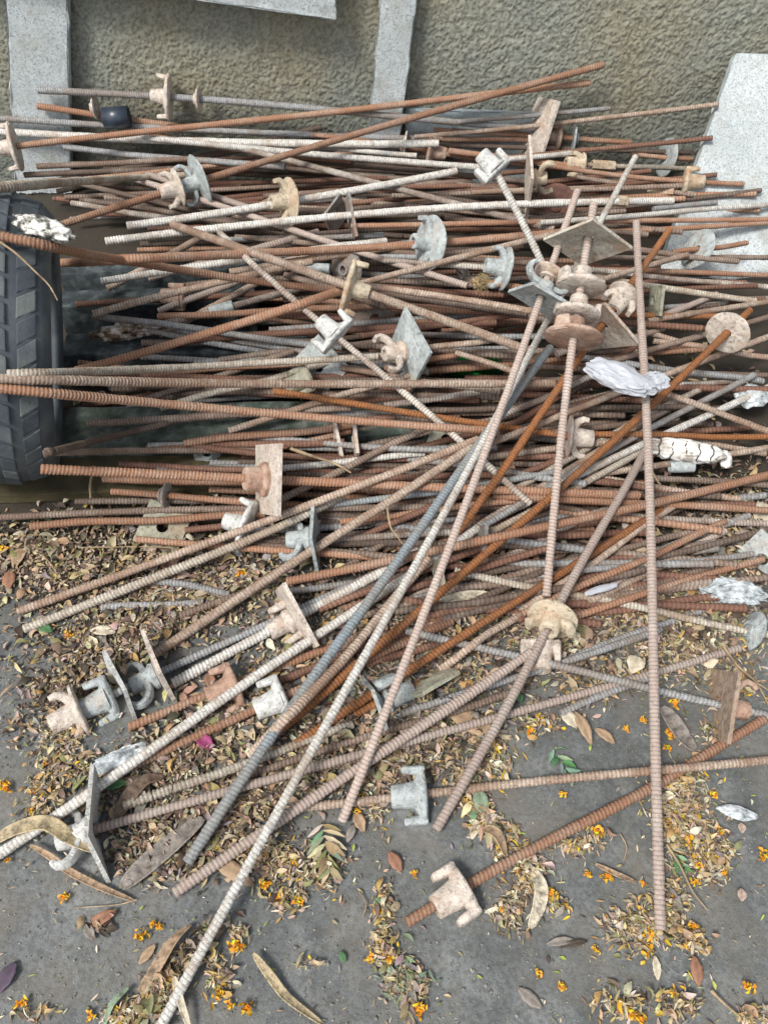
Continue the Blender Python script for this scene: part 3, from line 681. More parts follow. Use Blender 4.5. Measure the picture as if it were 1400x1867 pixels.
# ------------------------------------------------------------------ cast nuts, plates and couplers
def lathe(profile, n, squash=1.0, jitter=0.0, seed=0, poly=None):
    """profile of (radius, z); poly: number of flats for the outer radius"""
    vs, fs = [], []; rr = random.Random(seed)
    for (r, z) in profile:
        for k in range(n):
            th = 2*math.pi*k/n; q_ = 1.0
            if poly and r > .011:
                a = (th+math.pi/poly) % (2*math.pi/poly)-math.pi/poly; q_ = .97/math.cos(a)*math.cos(math.pi/poly)*1.06
            j = 1+rr.uniform(-jitter, jitter)
            vs.append((math.cos(th)*r*q_*j, math.sin(th)*r*q_*squash*j, z))
    m = len(profile)
    for i in range(m-1):
        for k in range(n): fs.append((i*n+k, i*n+(k+1) % n, (i+1)*n+(k+1) % n, (i+1)*n+k))
    return vs, fs
def sweep(path, wid, n=12, sq=4.0):
    """bar along a path in the x-z plane; wid: (half width in y, half thickness) at each point"""
    vs, fs = [], []; m = len(path)
    for i, (x, z) in enumerate(path):
        a = path[max(0, i-1)]; c_ = path[min(m-1, i+1)]; tx, tz = c_[0]-a[0], c_[1]-a[1]; l = math.hypot(tx, tz); nx_, nz_ = -tz/l, tx/l
        for k in range(n):
            th = 2*math.pi*k/n+math.pi/n; ca, sa = math.cos(th), math.sin(th)
            e = 2/sq; uu = math.copysign(abs(ca)**e, ca)*wid[i][0]; vv = math.copysign(abs(sa)**e, sa)*wid[i][1]
            vs.append((x+nx_*vv, uu, z+nz_*vv))
    for i in range(m-1):
        for k in range(n): fs.append((i*n+k, i*n+(k+1) % n, (i+1)*n+(k+1) % n, (i+1)*n+k))
    fs.append(tuple(range(n))[::-1]); fs.append(tuple((m-1)*n+k for k in range(n)))
    return vs, fs
def mirror(vf): vs, fs = vf; return [(-x, -y, z) for x, y, z in vs], fs
def frame(axis, roll=0.0, at_pos=None):
    z = Vector(axis).normalized(); v = Vector(fv)
    if at_pos is not None: v = (Vector(at_pos)-Vector(CP)).normalized()
    x = z.cross(v)
    if x.length < .05: x = z.cross(Vector((0, 0, 1)))
    x.normalize(); y = z.cross(x).normalized()
    M3 = Matrix((x, y, z)).transposed()
    return M3 @ Matrix.Rotation(math.radians(roll), 3, 'Z')
def flange(parent, R_, mat, squash, seed, t=.0065, dome=.003):
    if t >= .01: dome = .005
    vs, fs = lathe([(.0095, -t*.5), (R_*.5, -t*.6-dome*.3), (R_*.93, -t*.5), (R_, -t*.25), (R_*1.005, t*.2), (R_*.95, t*.5), (R_*.55, t*.7+dome), (.019, t+dome*1.4), (.0095, t+dome*1.4), (.0095, -t*.5)], 28, squash, .016, seed)
    return sharp(make('flange', vs, fs, mat, parent), 50)
def plate_mesh(side, t, dome, seed, hole=.0125):
    """square plate pressed to a shallow pyramid, with a round hole"""
    n = 32; vs, fs = [], []; rr = random.Random(seed)
    rings = [hole, side*.17, side*.34, side*.5]
    def pt(i, k):
        th = 2*math.pi*k/n
        if i == 0: return hole*math.cos(th), hole*math.sin(th)
        r_ = rings[i]; m_ = max(abs(math.cos(th)), abs(math.sin(th))); b_ = min(1, (i-.4)/1.6)
        f = 1/m_ if i == 3 else (1-b_)+b_/m_
        return r_*f*math.cos(th), r_*f*math.sin(th)
    hs = [dome, dome*.75, dome*.3, 0]
    warp = [rr.uniform(-.0025, .0025) for _ in range(2)]
    for sgn in (1, -1):
        for i in range(4):
            for k in range(n):
                x, y = pt(i, k); e = .985 if i == 3 else 1
                vs.append((x*e, y*e, hs[i]+sgn*t/2+warp[0]*x/side*2+warp[1]*x*y/side**2*4))
    for i in range(3):
        for k in range(n):
            a, b_, c_, d_ = i*n+k, i*n+(k+1) % n, (i+1)*n+(k+1) % n, (i+1)*n+k
            fs.append((d_, c_, b_, a)); o_ = 4*n; fs.append((a+o_, b_+o_, c_+o_, d_+o_))
    for k in range(n):
        a, b_ = 3*n+k, 3*n+(k+1) % n; fs.append((a+4*n, b_+4*n, b_, a)); fs.append((k, (k+1) % n, (k+1) % n+4*n, k+4*n))
    return vs, fs
def wing_path(R_, L, kind):
    if kind == 'straight': return [(.80*R_, -.005), (.81*R_, .0), (.83*R_, L*.3), (.86*R_, L*.58), (.86*R_, L*.64)], [(.0150, .0075), (.0170, .0088), (.0155, .0074), (.0140, .0062), (.0115, .0046)]
    if kind == 'hook': return [(.012, .020), (.022, .022), (.034, .024), (.044, .030), (.050, .040), (.048, .051), (.041, .058)], [(.011, .0065), (.0105, .0065), (.0095, .006), (.0085, .0058), (.008, .0055), (.0075, .005), (.007, .0045)]
    return [(.30*R_, .006), (.55*R_, .010), (.74*R_, .016), (.86*R_, .026), (.84*R_, L*.72)], [(.013, .008), (.013, .0085), (.0125, .008), (.011, .007), (.010, .0055)]
def wing_nut(C, axis, size, mat, roll=0, wing='straight', squash=.72, hub=.052, seed=0, flats=0, flip=False):
    """round or oval flange, threaded hub and two lugs"""
    root = empty('wing_nut', C, frame(axis, roll, C)); R_ = size/2
    flange(root, R_, mat, squash, seed, .010 if wing == 'straight' else .0065)
    vs, fs = lathe([(.0092, .002), (.030, .003), (.0225, .012), (.0192, hub*.7), (.0185, hub-.002), (.0170, hub), (.0092, hub), (.0092, .004)], 24, 1, .016, seed+1, flats or None)
    sharp(make('hub', vs, fs, mat, root), 40)
    pth, wd = wing_path(R_, hub, wing)
    sc = min(1.1, max(.75, R_/.042))
    wd = [(a*sc, b_) for a, b_ in wd]
    wv = sweep(pth, wd)
    sharp(make('lug', *wv, mat, root), 40); sharp(make('lug', *mirror(wv), mat, root), 40)
    return root
def plate_nut(C, axis, size, mat, roll=0, seed=0, wing='hook', hubmat=None, hub=.05, dome=.008, hub_r=.018):
    root = empty('plate_nut', C, frame(axis, roll, C))
    sharp(make('plate', *plate_mesh(size, .007, dome, seed), mat, root), 30)
    hm = hubmat or mat; z0 = dome
    vs, fs = lathe([(.0092, z0), (hub_r*1.35, z0+.002), (hub_r*1.4, z0+.010), (hub_r*1.05, z0+.016), (hub_r, z0+hub*.6), (hub_r*.95, z0+hub-.002), (hub_r*.86, z0+hub), (.0092, z0+hub), (.0092, z0)], 24, 1, .016, seed, 8 if hub_r > .02 else None)
    sharp(make('hub', vs, fs, hm, root), 40)
    if wing:
        pth, wd = wing_path(.04, hub, wing); pth = [(x, z+z0) for x, z in pth]; wv = sweep(pth, wd)
        sharp(make('lug', *wv, hm, root), 40); sharp(make('lug', *mirror(wv), hm, root), 40)
    return root
def plain_plate(C, axis, size, mat, roll=0, seed=0, dome=.006):
    o = sharp(make('square_plate', *plate_mesh(size, .007, dome, seed), mat), 30)
    o.matrix_world = Matrix.Translation(Vector(C)) @ frame(axis, roll, C).to_4x4(); return o
def disc(C, axis, size, mat, roll=0, seed=0):
    root = empty('disc_washer', C, frame(axis, roll, C)); flange(root, size/2, mat, 1.0, seed, .006, .002)
    vs, fs = lathe([(.0092, .004), (.017, .005), (.0155, .014), (.0092, .014)], 20, 1, .01, seed); sharp(make('collar', vs, fs, mat, root), 40)
    return root
def coupler(C, axis, size, mat, seed=0, r=.0145, poly=6):
    n = 24; rings = int(size/.006)
    pr = [(.0092, -size/2), (r*.93, -size/2), (r, -size/2+.002)]
    pr += [(r*(1 if k % 2 else .965), -size/2+.004+(size-.008)*k/rings) for k in range(rings+1)] + [(r*.93, size/2), (.0092, size/2), (.0092, -size/2)]
    o = sharp(make('coupling_sleeve', *lathe(pr, n, 1, .006, seed, poly), mat), 35)
    o.matrix_world = Matrix.Translation(Vector(C)) @ frame(axis).to_4x4(); return o

def on_rod(key, px, py):
    """the point of a rod that lies nearest to a point of the photograph, and its direction there"""
    g = GEO[key]; best = None
    for k in range(-4, 105):
        s = k/100; p = curve_pt(g, s); x, y, z = topix(np.array(p)); d = math.hypot(x-px, y-py)
        if best is None or d < best[0]: best = (d, s, p, z)
    _, s, p, z = best; t = (curve_pt(g, min(1, s+.02))-curve_pt(g, max(0, s-.02))).normalized()
    return p, t, z
NF = 0
def fit(kind, px, py, size_px, mat, label, rod=None, hd=(-1, 0), h=.1, el=0.0, tv=0.0, depth_off=0.0, cat=None, group=None, wob=4, **kw):
    """hd: where the hub points in the photograph; el: how far it points up, in degrees"""
    global NF; NF += 1
    rw = random.Random(NF)
    if rod:
        p, t, z = on_rod(rod, px, py); q0 = topix(np.array(p)); q1 = topix(np.array(p+t*.02))
        if (q1[0]-q0[0])*hd[0]+(q1[1]-q0[1])*hd[1] < 0: t = -t
    else:
        z = depth_h(px, py, h)
        if py < 700: z = min(z, depth_wall(px, py, .06))
        p = Vector(at_depth(px, py, z)); a = Vector(at(px+hd[0]*10, py+hd[1]*10, p.z))-Vector(at(px, py, p.z)); a.normalize()
        t = (a*math.cos(math.radians(el))+Vector((0, 0, 1))*math.sin(math.radians(el))).normalized()
    t = (t+Vector((rw.uniform(-1, 1), rw.uniform(-1, 1), rw.uniform(-1, 1)))*math.sin(math.radians(wob))).normalized()
    t = (t+Vector(fv)*tv).normalized(); size = size_px*z/F
    kw.setdefault('seed', NF)
    fn = {'wing': wing_nut, 'plate': plain_plate, 'pnut': plate_nut, 'disc': disc, 'sleeve': coupler}[kind]
    if kind == 'sleeve': o = fn(p, t, size, FM[mat], seed=NF, **{k: v for k, v in kw.items() if k in ('r', 'poly')})
    else: o = fn(p, t, size, FM[mat], **kw)
    cats = {'wing': ('wing nut', 'cast wing nuts on and among the rods'), 'plate': ('plate', 'square plates among the rods'), 'pnut': ('plate nut', 'plates with hubbed nuts'), 'disc': ('washer', 'round washers'), 'sleeve': ('sleeve', 'coupling sleeves')}[kind]
    return tag(o, label, cat or cats[0], group or cats[1])

fit('wing', 306,180, 78,'dust','beige winged nut standing on the rod closest to the wall', 'a1', (-1,0), squash=.6)
fit('disc', 362,200, 42,'dust','small beige washer edge-on beside the nut closest to the wall', 'a1')
fit('wing', 26,268, 84,'dust','dusty nut with square lug hanging above the tyre at the frame edge', 'a5', (-1,0), squash=.6)
fit('wing', 368,326, 92,'zinc','zinc hooked nut, rear one of twin nuts behind the tyre', 'a6', (-1,.2), wing='hook', squash=1)
fit('wing', 322,338, 66,'dust','smaller rust-edged nut, front one of twin nuts behind the tyre', 'a6', (-1,.2), squash=1, wing='curl')
fit('wing', 522,357, 84,'cream','thick cream-orange disc nut on the white rod near the wall', 'a18', (-1,.2), squash=1, wing='curl', wob=3, tv=-.35)
fit('disc', 740,262, 56,'dust','thin pale washer edge-on behind the rising rust rod', 'a10')
fit('wing', 783,270, 54,'rusty','small rust-rimmed nut right behind the thin pale washer', 'a10', (1,0), squash=1)
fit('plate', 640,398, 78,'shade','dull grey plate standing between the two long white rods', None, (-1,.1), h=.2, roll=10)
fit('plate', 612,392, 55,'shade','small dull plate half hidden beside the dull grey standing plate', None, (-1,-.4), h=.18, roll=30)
fit('wing', 788,434, 96,'zinc','big zinc disc nut at the middle of the rust rod', 'a24', (-1,0), squash=1, wing='curl', wob=3, tv=-.35)
fit('wing', 920,491, 78,'zinc','zinc nut with stubby lugs at the end of a short white rod', 'c2', (-1,0), squash=1, wing='curl', wob=3, tv=-.3)
fit('wing', 903,312, 62,'pale','white winged nut capping the short steep white rod', 'c36', (0,1), wing='straight', squash=.6, roll=20)
fit('plate', 980,232, 108,'dust','tall dusty plate standing by the wall', 'a1', (-1,0), tv=-.3, roll=0, wob=3)
fit('disc', 1047,247, 62,'zinc','grey round disc just past the tall dusty plate', 'b3', (1,0), wob=10)
fit('wing', 1018,250, 44,'rusty','rust lump of a nut between tall dusty plate and grey disc', 'b3', (-1,0), squash=.9)
fit('pnut', 963,326, 104,'dust','narrow diamond-edged plate with cream hook nut below the tall plate', None, (1,.05), h=.26, roll=45, hub=.04, hubmat=FM['cream'])
fit('disc', 1214,289, 66,'zinc','bare grey disc standing alone near the leaning slab', 'b28', (1,0), wob=14)
fit('wing', 1250,335, 50,'cream','cream crusted nut at the foot of the leaning slab', 'b7', (1,0), squash=.8)
fit('wing', 1060,310, 42,'cream','small cream nut below the bare cut rod end by the wall', 'b6', (-1,0), squash=.8, wing='curl')
fit('sleeve', 1098,307, 44,'cream','cream hexagonal sleeve beside the small cream nut', 'b6')
fit('sleeve', 1205,350, 46,'cream','cream sleeve with dark rings near the slab foot', 'b8')
fit('sleeve', 1133,378, 20,'cream','short cream hex nut under the bare white rod top', 'a19')
fit('plate', 1080,444, 114,'bone','olive-beige diamond plate topping the stack of nuts', 'a68', (0,-1), roll=47, seed=3, dome=.014, wob=1)
fit('wing', 1073,521, 92,'dust','topmost disc nut of the stack with rust rim', 'a68', (0,-1), squash=.95, roll=35, hub=.04, wob=2)
fit('wing', 1070,577, 84,'dust','middle disc nut of the stack with white lugs', 'a68', (0,-1), squash=.95, roll=10, hub=.038, wob=2)
fit('wing', 1066,620, 106,'rusty','lowest and widest disc nut of the stack, brown', 'a68', (0,-1), squash=1, roll=60, hub=.04, wob=2)
fit('wing', 1124,530, 62,'dust','beige disc behind the nut stack on the orange rod', 'a62', (-.5,1), squash=1, wing='curl')
fit('plate', 1098,596, 108,'dust','beige square plate on the orange rod behind the nut stack', 'a62', (.5,-1), roll=30, wob=14)
fit('pnut', 966,536, 92,'zinc','blue-grey plate and nut lying flat on the pinkish rod', 'a66', (0,-1), tv=-.32, roll=25, hub=.03, wob=2)
fit('disc', 992,492, 56,'dust','pinkish disc just above the flat blue-grey plate', 'a66', (0,1), wob=14)
fit('disc', 1272,453, 74,'zinc','wide grey disc facing out by the leaning slab', 'b29', (1,-.1), wob=30)
fit('plate', 1196,548, 54,'olive','small olive plate standing beside the upright brownish rod', None, (-1,.05), h=.17)
fit('disc', 1322,605, 80,'dust','large brown disc near the end of the orange rod', 'a64', (1,-1), wob=4, tv=.3)
fit('wing', 634,527, 104,'cream','cream nut with heavy faceted hub on the top tan rod', 'a21', (1,.4), squash=.62, flats=8, hub=.05, wob=3)
fit('wing', 627,596, 84,'pale','square-cut pale forked nut just below the faceted cream nut', 'a22', (-1,-1), squash=.5, roll=4, wob=2)
fit('pnut', 745,650, 112,'zinc','blue-grey diamond plate with a curling hook beside it', 'c4', (-1,.1), tv=-.35, roll=40, hubmat=FM['dust'], dome=.012, wob=5)
fit('plate', 582,668, 84,'zinc','pale grey plate face-on behind the white-tipped rod', None, (-.5,1), h=.12, el=25, roll=8)
fit('wing', 560,690, 48,'olive','small olive nut tucked under the pale face-on plate', None, (-1,.4), h=.13, squash=.9)
fit('plate', 680,578, 62,'shade','pinkish dull plate deep below the faceted cream nut', None, (.6,1), h=.11, el=20)
fit('plate', 616,800, 68,'dust','tan plate edge-on under the sloping rust rods', None, (-1,.1), h=.07)
fit('plate', 650,806, 66,'dust','thin tan plate next to another, a step farther along', None, (-1,0), h=.08, roll=20)
fit('pnut', 484,872, 130,'dust','big beige square plate with thick rust-brown faceted hub', 'a42', (-1,0), tv=-.35, wing=None, hubmat=FM['rusty'], hub=.046, hub_r=.026, roll=0, wob=2, dome=.003)
fit('wing', 452,962, 104,'pale','pale winged nut below the big plate, crossed by a tan rod', None, (-1,-.3), h=.035, squash=.75, roll=0, wing='straight')
fit('pnut', 575,982, 92,'zinc','pale green-grey plate and hook in the dark gap', None, (-1,0), h=.05, roll=45, wob=6)
fit('pnut', 528,1102, 128,'dust','long dusty pinkish plate leaning over the grey rod', 'a54', (-1,.5), roll=0, wing='straight', hub=.05, wob=4)
fit('wing', 514,1272, 92,'pale','pale green-grey winged nut hanging under the white rod', 'a57', (-1,.5), squash=.62, wob=2)
fit('wing', 143,1298, 104,'dust','first nut of the row in the leaves, small and tan-rusted', 'a55', (-1,.5), squash=.7, wing='curl', wob=2)
fit('wing', 204,1270, 84,'zinc','second nut of the row in the leaves, zinc and fork-shaped', 'a55', (-1,.5), squash=.6, wob=2)
fit('plate', 222,1261, 118,'pale','thin whitish plate third in the row in the leaves', 'a55', (1,-.5), tv=.2, roll=45, wob=3)
fit('pnut', 293,1228, 124,'dust','rust-edged plate with hook ending the row in the leaves', 'a55', (-1,.5), roll=45, hubmat=FM['zinc'], wob=3)
fit('wing', 432,1266, 90,'rusty','brownish dusty nut just above the long white rod', 'a58', (-1,.4), squash=.75, wob=3)
fit('wing', 770,1442, 104,'zinc','zinc fork-shaped nut resting on bare ground between two slanting rods', 'c34', (-1,0), squash=.66, wob=2)
fit('wing', 850,1627, 100,'dust','lone beige nut close to the end of the rust rod', 'c35', (-1,.5), squash=.7, roll=8, wob=3)
fit('pnut', 192,1512, 166,'pale','tall white plate with two curling hooks among pods', 'c30', (-1,.1), tv=-.12, roll=42, hub=.055, wob=4, dome=.014)
fit('wing', 985,1118, 92,'cream','cement-caked nut on the rod crossing the heap front', 'a67', (-.5,1), tv=-.5, squash=1, wing='curl', roll=10, hub=.034, wob=4)
fit('wing', 985,1176, 70,'dust','small rust-stained fork nut below the cement-caked nut', None, (.1,1), h=.03, squash=.6)
fit('pnut', 680,1282, 88,'zinc','pale domed plate and green-grey hub beside the orange rod stub', 'c41', (1,-.5), wing='straight', hub=.06, roll=20, dome=.016)
fit('plate', 782,1246, 92,'olive','pale plate with rusty rim pierced by the orange rod stub', 'c41', (-1,.5), roll=20, wob=26)
fit('pnut', 1308,1286, 126,'sand','beige oblong plate standing on edge in the leaves', 'c29', (1,.2), tv=.10, roll=0, wob=3, hubmat=FM['rusty'], dome=.003)
fit('disc', 1372,1150, 74,'zinc','rust-patched grey disc at the end of a cream rod', 'c19', (-1,-.2), wob=26)
fit('plate', 1390,1020, 80,'zinc','blue-grey plate at the frame edge where two rods end', 'c24', (-1,0), wob=24)
fit('wing', 1036,797, 78,'dust','pinkish-grey disc with green-grey hub in the heap', 'a37', (1,0), squash=1, wing='curl', wob=10)
fit('disc', 306,902, 48,'shade','dull little disc on the short rust rod under the big plate', 'a45', (-1,0), wob=26)
fit('disc', 378,826, 50,'zinc','whitish disc lying flat by the dull brown rod', None, (.2,1), h=.03, el=50)
fit('plate', 298,962, 84,'olive','mossy olive plate lying flat under the rust rods', None, (.2,1), h=.02, el=65, roll=30)
fit('plate', 800,1045, 52,'olive','small olive plate edge in the gap beneath the pink rod', None, (-1,.2), h=.04)
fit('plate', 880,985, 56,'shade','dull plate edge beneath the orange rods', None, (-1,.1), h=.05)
fit('disc', 632,490, 76,'shade','dull grey disc behind the faceted cream nut', None, (-1,.5), h=.15, el=20)
fit('sleeve', 575,488, 54,'zinc','blue-grey sleeve in the gap behind the top tan rod', None, (-1,-.1), h=.16, r=.013, poly=None)
fit('sleeve', 404,558, 44,'zinc','pale grey sleeve joining a grey rod above the thick rusty one', 'a30', r=.014, poly=None)
fit('wing', 333,542, 46,'rusty','small rust nut half buried under the dusty tan rod', None, (-1,0), h=.14, squash=.8)
fit('disc', 1012,375, 76,'maroon','dark maroon disc in shadow beside the steep white rod', None, (.2,1), h=.16, el=25)
fit('plate', 812,803, 64,'olive','pale olive plate lying flat at the middle crossing', None, (.3,1), h=.06, el=60, roll=20)
fit('disc', 175,196, 40,'dust','small pale disc edge-on beside the dark tube by the wall', None, (-1,0), h=.22)
fit('sleeve', 1242,851, 44,'zinc','ringed green-grey sleeve under the white tied cloth', None, (-1,.05), h=.06, r=.013, poly=None)
fit('sleeve', 1282,998, 48,'shade','dark ribbed sleeve lying on the leaves by the frame edge', None, (-1,.1), h=.02, r=.014, poly=None)
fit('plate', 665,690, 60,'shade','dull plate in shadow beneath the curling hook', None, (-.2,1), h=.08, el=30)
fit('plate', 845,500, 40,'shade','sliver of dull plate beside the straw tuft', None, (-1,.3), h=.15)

# ------------------------------------------------------------------ soft rubbish: bags, cloths, bottle, tube
def crumple(name, P, sx, sy, sz, mat, seed, amp=.3, axis=(1, 0, 0), sub=4, freq=2.2, ties=0, tie_mat=None):
    bm = bmesh.new(); bmesh.ops.create_icosphere(bm, subdivisions=sub, radius=1)
    for v in bm.verts:
        c = v.co.copy(); n1 = mnoise.noise_vector(c*freq+Vector((seed, 0, 0))); n2 = mnoise.noise_vector(c*freq*2.7+Vector((seed, 5, 0)))
        rid = 1-abs(mnoise.noise(c*freq*1.6+Vector((0, seed, 0))))*2
        v.co = c*(1+amp*.5*rid)+n1*amp+n2*amp*.4
        v.co = Vector((v.co.x*sx, v.co.y*sy, v.co.z*sz))
        if ties:
            u_ = (v.co.x/sx+1)/2*ties; pin = .28*math.exp(-((u_-round(u_))/.12)**2); v.co.y *= 1-pin; v.co.z *= 1-pin
    o = bm_obj(name, bm, mat, smooth=True)
    if 'cloth' not in name: sharp(o, 28)
    x = Vector(axis).normalized(); z = Vector((0, 0, 1)); y = z.cross(x).normalized(); z = x.cross(y)
    o.matrix_world = Matrix.Translation(Vector(P)) @ Matrix((x, y, z)).transposed().to_4x4()
    if ties and tie_mat:
        for k in range(1, ties):
            xx = (2*k/ties-1)*sx; ring = []; n = 14
            path = [(math.cos(2*math.pi*j/n)*sy*.92, math.sin(2*math.pi*j/n)*sz*.92) for j in range(n)]
            vs, fs = [], []
            for j, (a, b_) in enumerate(path):
                for m_ in range(5):
                    t = 2*math.pi*m_/5; rr_ = .0014; l = math.hypot(a, b_)
                    vs.append((xx+math.sin(t)*rr_+.003*math.sin(j*2.+k), a*(1+math.cos(t)*rr_/l), b_*(1+math.cos(t)*rr_/l)))
            for j in range(n):
                for m_ in range(5): fs.append((j*5+m_, j*5+(m_+1) % 5, ((j+1) % n)*5+(m_+1) % 5, ((j+1) % n)*5+m_))
            make('wire_tie', vs, fs, tie_mat, o)
    return o
def film_mat():
    m, nt, b = nodes('plastic_film'); v, _ = objvec(nt)
    b.inputs['Base Color'].default_value = (.62,.65,.70,1); b.inputs['Roughness'].default_value = .38
    b.inputs['Transmission Weight'].default_value = .35; b.inputs['Subsurface Weight'].default_value = .0
    bump(nt, nz(nt, v, 60, 3, .6, 1.0), .5, .004, b); return m
FILM = film_mat()
CLOTH = simple_mat('dirty_cloth', [(.38, (.35,.31,.26)), (.5, (.74,.73,.69)), (.8, (.82,.82,.79))], 28, .85, 200, .6, .003)
CLOTHD = simple_mat('brown_stained_cloth', [(.42, (.10,.065,.04)), (.50, (.34,.26,.19)), (.58, (.62,.60,.57)), (.8, (.72,.72,.70))], 34, .85, 200, .6, .003)
CLOTHP = simple_mat('spotted_cloth', [(.40, (.05,.055,.05)), (.46, (.30,.29,.25)), (.52, (.72,.71,.66)), (.8, (.8,.8,.76))], 55, .85, 200, .5, .003)
WIRE = simple_mat('tie_wire', [(.4, (.03,.03,.03)), (.6, (.07,.06,.05))], 60, .6)
FOIL = simple_mat('crumpled_clear_plastic', [(.35, (.18,.20,.20)), (.5, (.45,.50,.52)), (.7, (.78,.80,.82))], 60, .25, 120, .8, .006)
zb = min(on_rod('a69', 1172, 690)[2], on_rod('a68', 1060, 680)[2])-.035; P = Vector(at_depth(1130, 688, zb)); tag(crumple('plastic_bag', P, .066, .030, .020, FILM, 3, .22, (1, -.62, -.10), 5, 1.7), 'crumpled white translucent plastic bag under the nut stack', 'plastic bag')
P = Vector(at_depth(1196, 694, zb+.01)); tag(crumple('plastic_bag', P, .022, .02, .015, FILM, 8, .3, (1, -.3, 0)), 'small end of clear plastic showing past the white bag', 'plastic bag')
P = Vector(at(1246, 822, .085)); tag(crumple('tied_cloth', P, .082, .024, .022, CLOTH, 5, .2, (1, -.22, 0), 4, 3.2, 6, WIRE), 'white cloth roll tied round with dark wire', 'cloth')
P = Vector(at(1322, 838, .06)); tag(crumple('cloth_scrap', P, .012, .022, .014, CLOTH, 6, .25, (1, -.2, 0), 3), 'short white scrap standing past the tied cloth', 'cloth scrap')
td_ = tyre_depth(78, 414) or 1.4
P = Vector(at_depth(80, 416, td_-.012)); tag(crumple('cloth_rag', P, .052, .020, .016, CLOTHP, 9, .25, (1, -.35, -.1), 4, 3), 'white and black spotted rag lying on the tyre top', 'rag')
P = Vector(at(232, 604, .125)); tag(crumple('cloth_strip', P, .068, .020, .014, CLOTHD, 12, .45, (1, .2, 0), 4, 3.0), 'ragged white and brown cloth strip between tyre and rods', 'cloth strip')
P = Vector(at(1335, 1078, .018)); tag(crumple('plastic_scrap', P, .052, .024, .016, FOIL, 15, .4, (1, -.15, 0), 4, 3.5), 'crumpled clear plastic among leaves above the rust-patched disc', 'plastic scrap')
P = Vector(at(1372, 722, .07)); tag(crumple('plastic_scrap', P, .04, .03, .015, FOIL, 17, .3, (1, .3, 0), 3), 'pale plastic scrap at the frame edge under grey rods', 'plastic scrap')
P = Vector(at(1345, 1482, .008)); tag(crumple('plastic_scrap', P, .026, .010, .006, FOIL, 19, .3, (1, -.25, 0), 3), 'small clear plastic scrap on bare ground by the big leaf heap', 'plastic scrap')
P = Vector(at(225, 1385, .010)); tag(crumple('plastic_scrap', P, .045, .018, .007, FOIL, 29, .35, (1, .45, 0), 4, 3), 'clear plastic strip at the lower end of the long white rod', 'plastic scrap')
P = Vector(at(1095, 1074, .045)); tag(crumple('paper_scrap', P, .034, .007, .004, FILM, 31, .2, (1, .35, 0), 3), 'thin lilac-white strip below the rods by the cement-caked nut', 'scrap')
# bottle
GLS, nt, b = nodes('green_glass'); b.inputs['Base Color'].default_value = (.005,.16,.03,1); b.inputs['Roughness'].default_value = .12; b.inputs['Transmission Weight'].default_value = .55
bv = lathe([(.001, 0), (.026, 0), (.030, .004), (.030, .10), (.027, .12), (.013, .15), (.012, .18), (.014, .182), (.014, .19), (.010, .19)], 28)
bo = make('bottle', *bv, GLS); bo.matrix_world = Matrix.Translation(Vector(at(910, 672, .04))) @ frame((-1, .05, .02)).to_4x4()
tag(bo, 'green glass bottle lying in shadow under the rods', 'bottle')
# dark tube by the wall
DK = simple_mat('dark_plastic', [(.3, (.012,.016,.022)), (.7, (.05,.07,.10))], 8, .35)
to = make('plastic_tube', *lathe([(.024, 0), (.030, 0), (.030, .075), (.024, .075), (.024, 0)], 32), DK)
to.matrix_world = Matrix.Translation(Vector(at_wall(190, 216, .09))) @ frame((1, .1, .03)).to_4x4()
tag(to, 'dark blue-black plastic tube lying at the foot of the wall', 'tube')

# ------------------------------------------------------------------ plant litter
def color_mat(name, rough=.75, trans=0.0):
    m, nt, b = nodes(name); a = nt.nodes.new('ShaderNodeVertexColor'); a.layer_name = 'tint'; sp = trans
    tc_ = nt.nodes.new('ShaderNodeTexCoord'); f = nz(nt, tc_.outputs['Object'], 160, 4, .7)
    c = mixc(nt, ramp(nt, f, [(.35, (0,0,0)), (.7, (1,1,1))]), a.outputs['Color'], mixc(nt, .35, a.outputs['Color'], (.03,.02,.01)))
    if sp: c = mixc(nt, ramp(nt, nz(nt, tc_.outputs['Object'], 90, 6, .75), [(.47, (0,0,0)), (.62, (1,1,1))]), c, mixc(nt, .75, a.outputs['Color'], (.05,.04,.03)))
    if sp: bump(nt, nz(nt, tc_.outputs['Object'], 150, 5, .7), .7, .003, b)
    nt.links.new(c, b.inputs['Base Color']); b.inputs['Roughness'].default_value = rough; return m
LEAFM = color_mat('dry_leaves')
PAL = {'gold': (.50,.34,.12), 'straw': (.52,.42,.25), 'pale': (.64,.57,.43), 'tan': (.42,.29,.18), 'brown': (.18,.12,.085), 'pink': (.46,.35,.28), 'olive': (.26,.25,.12), 'lime': (.34,.42,.08),
       'green': (.08,.20,.08), 'sage': (.24,.33,.22), 'dark': (.07,.055,.04), 'grey': (.27,.24,.21), 'orange': (.74,.30,.015), 'yellow': (.82,.50,.02), 'violet': (.10,.07,.11), 'magenta': (.32,.05,.16), 'rose': (.42,.21,.13)}
